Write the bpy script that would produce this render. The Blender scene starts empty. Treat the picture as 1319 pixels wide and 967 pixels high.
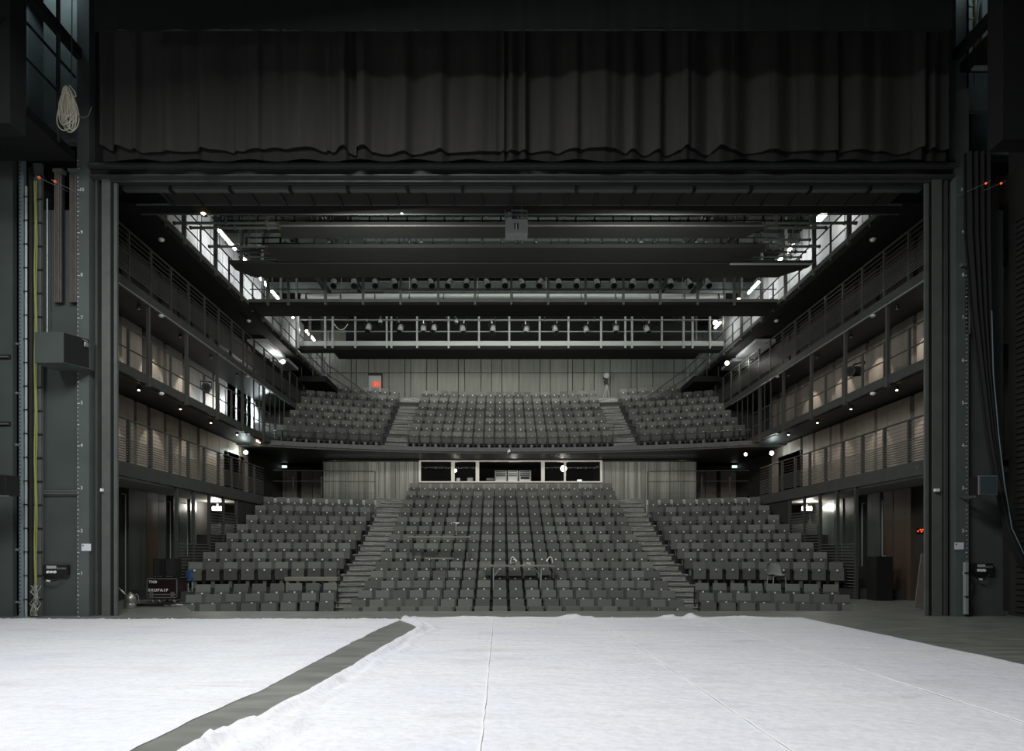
import bpy, bmesh, math, random
from mathutils import Vector, Matrix, noise
random.seed(7)
PI = math.pi
SC = bpy.context.scene
COL = SC.collection
# ------------------------------------------------------------------ camera, world, lights, exposure
FPX, VX, VY, CX, CZ = 800.0, 643.4, 713.0, -0.544, 1.47
cam_data = bpy.data.cameras.new('camera')
cam = bpy.data.objects.new('camera', cam_data); COL.objects.link(cam)
cam.location = (CX, 0, CZ); cam.rotation_euler = (PI/2, 0, 0)
cam_data.sensor_width = 36; cam_data.lens = FPX/1319*36
cam_data.shift_x = (659.5-VX)/1319; cam_data.shift_y = (VY-483.5)/1319
cam_data.clip_end = 200
SC.camera = cam
SC.view_settings.view_transform = 'Standard'; SC.view_settings.look = 'None'
SC.view_settings.exposure = 0.0; SC.view_settings.gamma = 1; SC.view_settings.use_curve_mapping = False
SC.cycles.use_denoising = True
SC.cycles.max_bounces = 5; SC.cycles.diffuse_bounces = 3; SC.cycles.glossy_bounces = 2
SC.cycles.transmission_bounces = 4; SC.cycles.transparent_max_bounces = 6
SC.cycles.sample_clamp_indirect = 3.0
W = bpy.data.worlds.new('world'); SC.world = W; W.use_nodes = True
W.node_tree.nodes['Background'].inputs[0].default_value = (0.55, 0.6, 0.6, 1)
W.node_tree.nodes['Background'].inputs[1].default_value = 0.006

def light(kind, loc, power, color=(1, 1, 1), target=None, size=0.1, size_y=None, spot=None, blend=0.5):
    d = bpy.data.lights.new('lamp_light', kind); d.energy = power; d.color = color
    if kind == 'AREA':
        d.shape = 'RECTANGLE'; d.size = size; d.size_y = size_y or size
    else:
        d.shadow_soft_size = size
    if kind == 'SPOT':
        d.spot_size = math.radians(spot or 60); d.spot_blend = blend
    o = bpy.data.objects.new('lamp_light', d); COL.objects.link(o); o.location = loc
    if target is not None:
        o.rotation_euler = (Vector(target)-Vector(loc)).to_track_quat('-Z', 'Y').to_euler()
    return o

COOL = (0.965, 0.985, 0.985); NEUT = (1.0, 0.99, 0.94); WARM = (1.0, 0.80, 0.58)
# working lights over the stage
light('AREA', (-4.2, 4.0, 12.3), 2150, COOL, (-2.6, 4.6, 0), 7, 4.5)
# house working lights behind the proscenium header, aimed at the seats
light('AREA', (-4.2, 16.6, 10.2), 330, NEUT, (-3.4, 27, 2.2), 2.2, 0.5)
light('AREA', (3.8, 16.6, 10.2), 265, NEUT, (3.4, 27, 2.2), 2.2, 0.5)
light('AREA', (0, 26.7, 10.75), 170, NEUT, (0, 35.5, 8.9), 9, 0.4)
# strip under the far bridge; added fills under the balcony and between the bridges
light('AREA', (0, 33.9, 11.2), 150, NEUT, (0, 37.3, 11.7), 15, 0.25)
light('AREA', (0, 30.3, 6.15), 75, NEUT, (0, 32.6, 4.4), 18, 0.12)
light('AREA', (0, 26.9, 13.4), 60, NEUT, (0, 31, 12.0), 15, 0.25)
for _x in (-9.3, 9.3): light('POINT', (_x, 33.2, 5.8), 9, (0.9, 1.0, 0.95), size=0.1)
# wing lights
light('AREA', (-12.6, 7.0, 9.0), 90, (0.85, 0.97, 0.95), (-10.8, 14.5, 5.0), 1.5, 1.0)
light('AREA', (12.6, 6.0, 9.0), 6, (0.9, 1.0, 0.96), (11.0, 14.5, 4.0), 1.5, 1.0)
light('AREA', (-5, 8.0, 5.5), 14, NEUT, (0, 14.4, 10.6), 1.5, 0.6)

# ------------------------------------------------------------------ projection helpers (a photo point at a known distance or side wall)
def P(px, py, Y):
    return Vector((CX+(px-VX)*Y/FPX, Y, CZ+(VY-py)*Y/FPX))
def YX(px, X):            # distance of a photo column on the plane x = X
    return FPX*(X-CX)/(px-VX)

# ------------------------------------------------------------------ materials
def s2l(c):
    return tuple((v/255/12.92 if v/255 <= 0.04045 else ((v/255+0.055)/1.055)**2.4) for v in c)
def mat(name, c, rough=0.6, metal=0.0, var=0.0, scale=4.0, bump=0.0, bscale=30.0, emit=None, es=1.0, stretch=None, objrand=0.0, alpha=None, islrand=0.0, spec=None):
    m = bpy.data.materials.new(name); m.use_nodes = True
    nt = m.node_tree; b = nt.nodes['Principled BSDF']
    col = (*c, 1)
    b.inputs['Base Color'].default_value = col
    b.inputs['Roughness'].default_value = rough; b.inputs['Metallic'].default_value = metal
    if spec is not None: b.inputs['Specular IOR Level'].default_value = spec
    last = None
    if var or bump:
        tc = nt.nodes.new('ShaderNodeTexCoord'); mp = nt.nodes.new('ShaderNodeMapping')
        nt.links.new(tc.outputs['Object'], mp.inputs[0])
        if stretch: mp.inputs['Scale'].default_value = stretch
    if var:
        n = nt.nodes.new('ShaderNodeTexNoise'); n.inputs['Scale'].default_value = scale; n.inputs['Detail'].default_value = 6
        nt.links.new(mp.outputs[0], n.inputs['Vector'])
        r = nt.nodes.new('ShaderNodeMapRange'); r.inputs[1].default_value = 0.3; r.inputs[2].default_value = 0.7
        r.inputs[3].default_value = 1-var; r.inputs[4].default_value = 1+var
        nt.links.new(n.outputs[0], r.inputs[0]); last = r.outputs[0]
    if objrand or islrand:
        oi = nt.nodes.new('ShaderNodeObjectInfo') if objrand else nt.nodes.new('ShaderNodeNewGeometry')
        r = nt.nodes.new('ShaderNodeMapRange'); r.inputs[3].default_value = 1-(objrand or islrand); r.inputs[4].default_value = 1+(objrand or islrand)
        nt.links.new(oi.outputs['Random'] if objrand else oi.outputs['Random Per Island'], r.inputs[0])
        if last:
            mm = nt.nodes.new('ShaderNodeMath'); mm.operation = 'MULTIPLY'
            nt.links.new(last, mm.inputs[0]); nt.links.new(r.outputs[0], mm.inputs[1]); last = mm.outputs[0]
        else: last = r.outputs[0]
    if last:
        vm = nt.nodes.new('ShaderNodeVectorMath'); vm.operation = 'SCALE'
        vm.inputs[0].default_value = c; nt.links.new(last, vm.inputs['Scale'])
        nt.links.new(vm.outputs[0], b.inputs['Base Color'])
    if bump:
        n = nt.nodes.new('ShaderNodeTexNoise'); n.inputs['Scale'].default_value = bscale; n.inputs['Detail'].default_value = 5
        nt.links.new(mp.outputs[0], n.inputs['Vector'])
        bp = nt.nodes.new('ShaderNodeBump'); bp.inputs['Strength'].default_value = bump; bp.inputs['Distance'].default_value = 0.02
        nt.links.new(n.outputs[0], bp.inputs['Height']); nt.links.new(bp.outputs[0], b.inputs['Normal'])
    if emit:
        b.inputs['Emission Color'].default_value = (*emit, 1); b.inputs['Emission Strength'].default_value = es
    return m

M = {}
def cloth_mat():
    m = bpy.data.materials.new('white_floor_cloth'); m.use_nodes = True; nt = m.node_tree; N = nt.nodes; L = nt.links
    b = N['Principled BSDF']; b.inputs['Roughness'].default_value = 0.6; b.inputs['Specular IOR Level'].default_value = 0.25
    tc = N.new('ShaderNodeTexCoord')
    def noi(scale, st, det=6):
        mp = N.new('ShaderNodeMapping'); mp.inputs['Scale'].default_value = st; L.new(tc.outputs['Object'], mp.inputs[0])
        n = N.new('ShaderNodeTexNoise'); n.inputs['Scale'].default_value = scale; n.inputs['Detail'].default_value = det; L.new(mp.outputs[0], n.inputs['Vector']); return n.outputs[0]
    def ramp(inp, p0, c0, p1, c1):
        r = N.new('ShaderNodeValToRGB'); r.color_ramp.elements[0].position = p0; r.color_ramp.elements[0].color = (*c0, 1); r.color_ramp.elements[1].position = p1; r.color_ramp.elements[1].color = (*c1, 1); L.new(inp, r.inputs[0]); return r.outputs[0]
    def mul(a, c):
        x = N.new('ShaderNodeMix'); x.data_type = 'RGBA'; x.blend_type = 'MULTIPLY'; x.inputs[0].default_value = 1; L.new(a, x.inputs[6]); L.new(c, x.inputs[7]); return x.outputs[2]
    a = ramp(noi(0.5, (1, 1, 1)), 0.35, (0.83, 0.835, 0.895), 0.65, (0.895, 0.895, 0.915))
    a = mul(a, ramp(noi(14, (1, 1, 1), 3), 0.25, (0.90, 0.90, 0.90), 0.6, (1, 1, 1)))
    a = mul(a, ramp(noi(1.1, (0.7, 1.9, 1), 9), 0.30, (0.90, 0.89, 0.88), 0.45, (1, 1, 1)))
    a = mul(a, ramp(noi(90, (1, 1, 1), 2), 0.3, (0.86, 0.86, 0.86), 0.7, (1.0, 1.0, 1.0)))
    L.new(a, b.inputs['Base Color'])
    h = N.new('ShaderNodeMath'); h.operation = 'ADD'; L.new(noi(2.0, (0.6, 1.7, 1), 8), h.inputs[0])
    h2 = N.new('ShaderNodeMath'); h2.operation = 'MULTIPLY'; h2.inputs[1].default_value = 0.5; L.new(noi(7, (1, 1.6, 1), 5), h2.inputs[0]); L.new(h2.outputs[0], h.inputs[1])
    bp = N.new('ShaderNodeBump'); bp.inputs['Strength'].default_value = 0.8; bp.inputs['Distance'].default_value = 0.05; L.new(h.outputs[0], bp.inputs['Height']); L.new(bp.outputs[0], b.inputs['Normal'])
    return m
M['cloth'] = cloth_mat()
M['stage'] = mat('grey_stage_boards', (0.185, 0.192, 0.170), 0.45, var=0.28, scale=2.5, bump=0.1, bscale=20, stretch=(0.5, 2, 1))
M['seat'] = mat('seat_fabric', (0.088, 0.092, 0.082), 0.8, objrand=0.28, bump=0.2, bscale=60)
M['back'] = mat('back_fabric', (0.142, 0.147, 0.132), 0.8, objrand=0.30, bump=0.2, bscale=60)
M['seat_m'] = mat('seat_fabric_rows', (0.088, 0.092, 0.082), 0.8, islrand=0.28)
M['back_m'] = mat('back_fabric_rows', (0.142, 0.147, 0.132), 0.8, islrand=0.30)
M['black'] = mat('black_metal', (0.012, 0.012, 0.012), 0.5)
M['black2'] = mat('soft_black', (0.006, 0.006, 0.006), 0.9)
M['velvet'] = mat('black_curtain_wool', (0.032, 0.030, 0.028), 0.95, var=0.2, scale=2, stretch=(3, 3, 0.2))
M['velvet_d'] = mat('black_hem_lining', (0.014, 0.013, 0.012), 0.95)
M['teaser'] = mat('black_masking_cloth', (0.007, 0.009, 0.0085), 0.95, var=0.2, scale=1)
M['steel'] = mat('dark_painted_steel', (0.060, 0.065, 0.060), 0.45, var=0.12, scale=3)
M['steel_l'] = mat('grey_painted_steel', (0.115, 0.122, 0.114), 0.45, var=0.12, scale=3)
M['steel_d'] = mat('black_painted_steel', (0.024, 0.026, 0.024), 0.5, var=0.1)
M['pipe'] = mat('dull_grey_pipe', (0.13, 0.145, 0.135), 0.45)
M['rail'] = mat('railing_steel', (0.075, 0.078, 0.070), 0.4)
M['rail_l'] = mat('galvanised_rail', (0.42, 0.45, 0.43), 0.45, 0.3)
M['alu'] = mat('aluminium', (0.55, 0.56, 0.55), 0.35, 0.8)
M['white'] = mat('white_plastic', (0.88, 0.88, 0.86), 0.5)
M['paper'] = mat('white_paper', (0.78, 0.78, 0.85), 0.8)
M['greenwall'] = mat('green_grey_wall_paint', (0.068, 0.080, 0.074), 0.6, var=0.12, scale=1.2, bump=0.05)
M['pilaster'] = mat('green_grey_steel_flange', (0.100, 0.118, 0.110), 0.5, var=0.1, scale=1.5)
M['pitwall'] = mat('dark_side_wall', (0.030, 0.029, 0.026), 0.7, var=0.2, scale=2)
M['wood'] = mat('taupe_wood_panel', (0.34, 0.30, 0.255), 0.42, var=0.16, scale=3, stretch=(1, 1, 0.15), islrand=0.22)
M['wood_l'] = mat('grey_timber_cladding', (0.25, 0.252, 0.222), 0.6, var=0.2, scale=8, stretch=(2, 2, 0.1), islrand=0.35)
M['wood_p'] = mat('grey_green_wood_panel', (0.190, 0.200, 0.176), 0.5, var=0.14, scale=4, stretch=(1.5, 1, 0.15), islrand=0.10)
M['gloss'] = mat('glossy_green_panel', (0.065, 0.074, 0.066), 0.28, var=0.2, scale=2, stretch=(1, 2, 0.1), islrand=0.3)
M['brown'] = mat('brown_panel', (0.085, 0.060, 0.042), 0.35, var=0.2, scale=2, stretch=(1, 2, 0.1))
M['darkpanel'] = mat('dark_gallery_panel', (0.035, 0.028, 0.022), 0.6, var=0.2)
M['step'] = mat('grey_aisle_boards', (0.245, 0.25, 0.228), 0.6, var=0.22, scale=6, stretch=(0.4, 5, 5))
def step_mat():
    m = mat('grey_aisle_boards_pattern', (0.245, 0.25, 0.228), 0.6); nt = m.node_tree; N = nt.nodes; L = nt.links
    tc = N.new('ShaderNodeTexCoord'); sep = N.new('ShaderNodeSeparateXYZ'); L.new(tc.outputs['Object'], sep.inputs[0])
    ad = N.new('ShaderNodeMath'); ad.operation = 'ADD'; L.new(sep.outputs['Z'], ad.inputs[0])
    ym = N.new('ShaderNodeMath'); ym.operation = 'MULTIPLY'; ym.inputs[1].default_value = 0.37; L.new(sep.outputs['Y'], ym.inputs[0]); L.new(ym.outputs[0], ad.inputs[1])
    cb_ = N.new('ShaderNodeCombineXYZ'); L.new(sep.outputs['X'], cb_.inputs[0]); L.new(ad.outputs[0], cb_.inputs[1])
    b = N.new('ShaderNodeTexBrick'); L.new(cb_.outputs[0], b.inputs['Vector']); b.inputs['Scale'].default_value = 1
    b.inputs['Brick Width'].default_value = 0.55; b.inputs['Row Height'].default_value = 0.072; b.inputs['Mortar Size'].default_value = 0.007
    b.inputs['Color1'].default_value = (0.20, 0.205, 0.185, 1); b.inputs['Color2'].default_value = (0.34, 0.345, 0.315, 1); b.inputs['Mortar'].default_value = (0.07, 0.07, 0.06, 1)
    L.new(b.outputs['Color'], N['Principled BSDF'].inputs['Base Color']); return m
M['step'] = step_mat()
M['floor'] = mat('dark_tier_floor', (0.020, 0.021, 0.019), 0.7, var=0.15)
M['slat'] = mat('slat_steel', (0.13, 0.13, 0.115), 0.4)
M['catwhite'] = mat('white_catwalk_wall', (0.50, 0.53, 0.55), 0.7, var=0.1, scale=2)
M['catgrey'] = mat('grey_green_ceiling_steel', (0.17, 0.20, 0.19), 0.6, var=0.2, scale=2)
M['acoustic'] = mat('dark_ceiling_panel', (0.030, 0.031, 0.028), 0.7, var=0.06, scale=10)
M['tube'] = mat('glowing_tube', (1, 1, 1), emit=(1.0, 0.93, 0.86), es=26)
M['bulb_w'] = mat('glowing_warm_bulb', (1, 1, 1), emit=(1.0, 0.78, 0.5), es=14)
M['bulb_c'] = mat('glowing_cool_bulb', (1, 1, 1), emit=(0.85, 1.0, 0.98), es=14)
M['bulb_big'] = mat('glowing_bulkhead', (1, 1, 1), emit=(1.0, 0.93, 0.82), es=22)
M['red'] = mat('glowing_red_lamp', (0.5, 0.03, 0.01), emit=(1.0, 0.10, 0.03), es=1.2)
M['sign'] = mat('glowing_red_sign', (0.7, 0.1, 0.06), emit=(1.0, 0.16, 0.10), es=0.4)
M['orange'] = mat('orange_plastic', (0.85, 0.20, 0.08), 0.5)
M['signcool'] = mat('glowing_exit_sign', (0.6, 0.7, 0.7), emit=(0.8, 1.0, 0.97), es=1.6)
M['rope'] = mat('cream_rope', (0.50, 0.47, 0.38), 0.9, bump=0.5, bscale=80)
M['blue'] = mat('blue_cloth', (0.02, 0.07, 0.17), 0.8)
M['case'] = mat('brown_black_case_laminate', (0.022, 0.014, 0.012), 0.35)
M['tin'] = mat('dull_silver_tin', (0.50, 0.49, 0.46), 0.35, 0.7, var=0.2, scale=12)
M['woodtop'] = mat('beige_table_board', (0.24, 0.23, 0.18), 0.5, var=0.1)
M['shell'] = mat('grey_plastic_shell', (0.25, 0.265, 0.25), 0.4)
M['lens'] = mat('lens_glass', (0.02, 0.022, 0.025), 0.15)
M['screen'] = mat('glass_screen', (0.06, 0.085, 0.09), 0.25)
M['frame_w'] = mat('cream_window_frame', (0.85, 0.82, 0.74), 0.5)
M['gear'] = mat('grey_equipment', (0.42, 0.44, 0.42), 0.4)
M['pinkboard'] = mat('raw_board', (0.16, 0.135, 0.12), 0.7, var=0.1)
M['yellow'] = mat('yellow_green_cable', (0.30, 0.30, 0.10), 0.6)
M['bluegrey'] = mat('blue_grey_trunking', (0.17, 0.22, 0.24), 0.5)
M['drape'] = mat('black_drape', (0.016, 0.016, 0.016), 0.95)
M['slatwall'] = mat('dark_slatted_wall', (0.028, 0.028, 0.026), 0.6)
g = bpy.data.materials.new('window_glass'); g.use_nodes = True
nt = g.node_tree; b_ = nt.nodes['Principled BSDF']; b_.inputs['Roughness'].default_value = 0.02
b_.inputs['Base Color'].default_value = (0.02, 0.02, 0.02, 1); b_.inputs['Alpha'].default_value = 0.2; b_.inputs['Specular IOR Level'].default_value = 0.15
M['glass'] = g

# ------------------------------------------------------------------ mesh builder
class MB:
    def __init__(s, *mats): s.v = []; s.f = []; s.mi = []; s.mats = list(mats); s.cur = 0
    def use(s, m):
        if m not in s.mats: s.mats.append(m)
        s.cur = s.mats.index(m); return s
    def add(s, vs, fs):
        o = len(s.v); s.v += [tuple(v) for v in vs]
        for f in fs: s.f.append([o+i for i in f]); s.mi.append(s.cur)
        return s
    def box(s, x0, x1, y0, y1, z0, z1, mtx=None):
        vs = [Vector((x, y, z)) for z in (z0, z1) for y in (y0, y1) for x in (x0, x1)]
        if mtx: vs = [mtx @ v for v in vs]
        return s.add(vs, [(0, 2, 3, 1), (4, 5, 7, 6), (0, 1, 5, 4), (2, 6, 7, 3), (0, 4, 6, 2), (1, 3, 7, 5)])
    def bar(s, a, b, w, h=None):      # square bar between two points
        a = Vector(a); b = Vector(b); d = b-a; L = d.length
        if L < 1e-6: return s
        h = h or w
        q = d.to_track_quat('Y', 'Z').to_matrix().to_4x4(); q.translation = a
        return s.box(-w/2, w/2, 0, L, -h/2, h/2, q)
    def tube(s, a, b, r, n=8, r2=None):
        a = Vector(a); b = Vector(b); d = b-a
        if d.length < 1e-6: return s
        q = d.to_track_quat('Z', 'Y').to_matrix(); r2 = r if r2 is None else r2
        vs = []
        for p, rr in ((a, r), (b, r2)):
            for k in range(n):
                t = 2*PI*k/n; vs.append(p+q @ Vector((rr*math.cos(t), rr*math.sin(t), 0)))
        fs = [(k, (k+1) % n, n+(k+1) % n, n+k) for k in range(n)]
        fs += [tuple(range(n-1, -1, -1)), tuple(range(n, 2*n))]
        return s.add(vs, fs)
    def path(s, pts, r, n=6):
        pts = [Vector(p) for p in pts]; vs = []; fs = []
        up = Vector((0.13, 0.31, 0.94))
        for i, p in enumerate(pts):
            d = (pts[min(i+1, len(pts)-1)]-pts[max(i-1, 0)]).normalized()
            x = d.cross(up); x = x.normalized() if x.length > 1e-4 else Vector((1, 0, 0)); y = x.cross(d)
            for k in range(n):
                t = 2*PI*k/n; vs.append(p+x*r*math.cos(t)+y*r*math.sin(t))
        for i in range(len(pts)-1):
            for k in range(n):
                fs.append((i*n+k, i*n+(k+1) % n, (i+1)*n+(k+1) % n, (i+1)*n+k))
        fs += [tuple(range(n-1, -1, -1)), tuple((len(pts)-1)*n+k for k in range(n))]
        return s.add(vs, fs)
    def lathe(s, prof, c, n=20, axis='Z'):
        c = Vector(c); vs = []; fs = []
        for r, z in prof:
            for k in range(n):
                t = 2*PI*k/n
                v = Vector((r*math.cos(t), r*math.sin(t), z))
                if axis == 'Y': v = Vector((v.x, v.z, v.y))
                if axis == 'X': v = Vector((v.z, v.x, v.y))
                vs.append(c+v)
        for i in range(len(prof)-1):
            for k in range(n):
                fs.append((i*n+k, i*n+(k+1) % n, (i+1)*n+(k+1) % n, (i+1)*n+k))
        fs += [tuple(range(n-1, -1, -1)), tuple((len(prof)-1)*n+k for k in range(n))]
        return s.add(vs, fs)
    def prism(s, poly, z0, z1, mtx=None):
        n = len(poly)
        vs = [Vector((p[0], p[1], z0)) for p in poly]+[Vector((p[0], p[1], z1)) for p in poly]
        if mtx: vs = [mtx @ v for v in vs]
        return s.add(vs, [tuple(range(n-1, -1, -1)), tuple(range(n, 2*n))]+[(k, (k+1) % n, n+(k+1) % n, n+k) for k in range(n)])
    def text(s, body, size, mtx, ext=0.004, align='CENTER', space=1.0, bold=0.0):
        cu = bpy.data.curves.new('t', 'FONT'); cu.body = body; cu.size = size; cu.extrude = ext
        cu.align_x = align; cu.align_y = 'CENTER'; cu.resolution_u = 3; cu.space_character = space; cu.offset = bold
        o = bpy.data.objects.new('t', cu); COL.objects.link(o)
        me = bpy.data.meshes.new_from_object(o)
        s.add([mtx @ v.co for v in me.vertices], [tuple(p.vertices) for p in me.polygons])
        bpy.data.objects.remove(o); bpy.data.curves.remove(cu); bpy.data.meshes.remove(me)
        return s
    def merge(s, other, mtx=None):
        vs = [mtx @ Vector(v) for v in other.v] if mtx else other.v
        o = len(s.v); s.v += [tuple(v) for v in vs]
        for f, m in zip(other.f, other.mi):
            mm = other.mats[m]
            if mm not in s.mats: s.mats.append(mm)
            s.f.append([o+i for i in f]); s.mi.append(s.mats.index(mm))
        return s
    def build(s, name, parent=None, bevel=0, smooth=False, origin=None):
        me = bpy.data.meshes.new(name)
        vs = s.v
        if origin is not None:
            ov = Vector(origin); vs = [tuple(Vector(v)-ov) for v in s.v]
        me.from_pydata(vs, [], s.f)
        for m in s.mats: me.materials.append(m)
        me.polygons.foreach_set('material_index', s.mi)
        if bevel or True:
            bm = bmesh.new(); bm.from_mesh(me)
            bmesh.ops.recalc_face_normals(bm, faces=bm.faces)
            if bevel:
                bmesh.ops.bevel(bm, geom=[e for e in bm.edges if len(e.link_faces) == 2 and e.calc_face_angle(0) > 0.6], offset=bevel, segments=2, profile=0.6, affect='EDGES', clamp_overlap=True)
            bm.to_mesh(me); bm.free()
        if smooth:
            me.polygons.foreach_set('use_smooth', [True]*len(me.polygons))
        me.update()
        o = bpy.data.objects.new(name, me); COL.objects.link(o)
        if origin is not None: o.location = origin
        if parent: o.parent = parent
        return o

def tag(o, label=None, cat=None, group=None, kind=None):
    if label: o['label'] = label
    if cat: o['category'] = cat
    if group: o['group'] = group
    if kind: o['kind'] = kind
    return o
def thing(name, label, cat, loc=(0, 0, 0), rz=0, group=None):
    o = bpy.data.objects.new(name, None); COL.objects.link(o); o.empty_display_size = 0.2
    o.location = loc; o.rotation_euler = (0, 0, rz)
    return tag(o, label, cat, group)
def struct(mb, name, **k): return tag(mb.build(name, **k), kind='structure')
def copy_tree(o, parent=None):
    c = o.copy(); COL.objects.link(c); c.parent = parent
    for ch in o.children: copy_tree(ch, c)
    return c
def side(s): return 'left' if s < 0 else 'right'
def ordn(n):
    return ['', 'first', 'second', 'third', 'fourth', 'fifth', 'sixth', 'seventh', 'eighth', 'ninth', 'tenth', 'eleventh', 'twelfth', 'thirteenth',
            'fourteenth', 'fifteenth', 'sixteenth', 'seventeenth', 'eighteenth', 'nineteenth', 'twentieth', 'twenty-first', 'twenty-second'][n]

# ------------------------------------------------------------------ seating geometry
R_ROW = 32.0
def sag(x): return R_ROW-math.sqrt(R_ROW*R_ROW-x*x)
ytop = [781, 771.7, 759.8, 747.6, 734.8, 723, 711, 699.3, 688.2, 677.4, 666, 654.3, 644, 632.6, 622.8]
SH = 0.86
ST = []                                  # stalls rows: (Y, floor Z)
for i, y in enumerate(ytop):
    Y = 18.0+0.93*i; ST.append((Y, CZ+(VY-y)*(Y-0.06)/FPX-SH))
btop = [556, 546.5, 537.7, 529.2, 520.6, 512.5, 503.8]
BA = []
for i, y in enumerate(btop):
    Y = 31.0+0.88*i; BA.append((Y, CZ+(VY-y)*(Y-0.06)/FPX-SH))

def arc_strip(mb, x0, x1, y0, y1, z0, z1, n=8, inset=0.0):
    xs = [x0+(x1-x0)*k/n for k in range(n+1)]
    vs = []
    for x in xs:
        s_ = sag(x)
        vs += [(x, y0-s_, z0), (x, y1-s_, z0), (x, y1-s_, z1), (x, y0-s_, z1)]
    fs = [(0, 1, 2, 3), tuple(4*n+k for k in (3, 2, 1, 0))]
    for k in range(n):
        a = 4*k; b = a+4
        fs += [(a, b, b+1, a+1), (a+1, b+1, b+2, a+2), (a+2, b+2, b+3, a+3), (a+3, b+3, b, a)]
    mb.add(vs, fs)

# ------------------------------------------------------------------ floors
EDGE = 15.9
fl = MB(M['stage'])
fl.prism([(-22, -8), (22, -8), (22, 21.5), (9.75, 21.5), (9.75, 18.0), (8.5, 15.95), (-8.4, 15.85), (-9.7, 18.0), (-9.7, 21.5), (-22, 21.5)], -0.25, 0)
struct(fl, 'floor')
fs = MB(M['floor'])
for i, (Y, Z) in enumerate(ST):
    y1 = Y+0.48 if i < 14 else Y+3.2
    y0 = Y-0.46 if i else Y-3.0
    # centre block
    arc_strip(fs, -5.7, 5.7, y0, y1, -3.0, Z, 8)
    for s in (-1, 1):
        a, b = sorted((s*5.7, s*12.4))
        if i == 4:
            arc_strip(fs, a, b, y0, y1, -3.0, ST[4][1]-0.12, 5)
            if s > 0: arc_strip(fs, 6.3, 9.7, y0+0.1, y1, -3.0, 0.27, 4)
        elif i <= 12: arc_strip(fs, a, b, y0, y1 if i < 12 else Y+5.0, -3.0, Z, 5)
struct(fs, 'floor_stalls')
stp = MB(M['step'])
for s in (-1, 1):
    for i in range(14):
        Y, Z = ST[i]; Zn = ST[i+1][1]; a, b = sorted((s*5.08, s*6.2))
        if i == 0: continue
        arc_strip(stp, a, b, Y-0.50, Y+0.02, Z-0.45, Z+0.03, 3)
        arc_strip(stp, a, b, Y+0.02, Y+0.49, Z, (Z+Zn)/2, 3)
        stp.use(M['steel']); arc_strip(stp, a, b, Y-0.53, Y-0.49, Z+0.0, Z+0.03, 3); arc_strip(stp, a, b, Y-0.01, Y+0.03, (Z+Zn)/2-0.02, (Z+Zn)/2+0.004, 3); stp.use(M['step'])  # dark strips paint the shadow lines of the step nosings
        if i > 4:
            a2, b2 = sorted((s*6.2, s*6.36)); arc_strip(stp, a2, b2, Y-0.2, Y+0.1, Z, Z+0.06, 1)
    a, b = sorted((s*5.08, s*6.4)); arc_strip(stp, a, b, ST[14][0]-0.51, ST[14][0]+2.2, ST[14][1]-.5, ST[14][1]+0.03, 3)
struct(stp, 'floor_aisle_steps')
ed = MB(M['alu'])
for s in (-1, 1):
    for i in (2, 3, 4, 5, 6, 8):
        Y, Z = ST[i]; a, b = sorted((s*5.6, s*6.2)); arc_strip(ed, a, b, Y-0.475, Y-0.44, Z+0.0, Z+0.035, 2)
struct(ed, 'trim_1')
# pit front under the stage edge
pf = MB(M['black2']); pf.box(-12.4, 12.4, 15.3, 15.8, -3, -0.26); struct(pf, 'wall_pit')

# balcony floor
BX = 11.0
fb = MB(M['floor'])
for i, (Y, Z) in enumerate(BA):
    y1 = Y+0.44 if i < 6 else Y+2.6
    y0 = Y-0.44 if i else Y-0.5
    arc_strip(fb, -12.4, 12.4, y0, y1, max(6.35, Z-1.2), Z if i < 6 else Z, 16)
struct(fb, 'floor_balcony')
bs = MB(M['step'])
for s in (-1, 1):
    for i in range(6):
        Y, Z = BA[i]; Zn = BA[i+1][1]; a, b = sorted((s*5.1, s*6.15))
        arc_strip(bs, a, b, Y-0.49, Y+0.0, max(6.45, Z-0.55), Z+0.03, 3)
        arc_strip(bs, a, b, Y+0.0, Y+0.44, Z, (Z+Zn)/2, 3)
        bs.use(M['steel']); arc_strip(bs, a, b, Y-0.52, Y-0.485, Z, Z+0.03, 3); arc_strip(bs, a, b, Y-0.03, Y+0.01, (Z+Zn)/2-0.03, (Z+Zn)/2+0.004, 3); bs.use(M['step'])  # dark nosing strips stand in for shadow lines here too
    a, b = sorted((s*5.1, s*6.15)); arc_strip(bs, a, b, BA[6][0]-0.44, BA[6][0]+0.4, BA[6][1]-0.4, BA[6][1]+0.2, 3)
    arc_strip(bs, a, b, BA[6][0]+0.2, BA[6][0]+1.2, BA[6][1], BA[6][1]+0.42, 3)
struct(bs, 'floor_balcony_steps')
slab = MB(M['steel'])
arc_strip(slab, -12.4, 12.4, 30.15, 30.55, 6.42, 6.62, 20)
slab.use(M['steel_d']); arc_strip(slab, -12.4, 12.4, 30.2, 35.5, 6.33, 6.42, 20)
struct(slab, 'slab_balcony')

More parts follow.
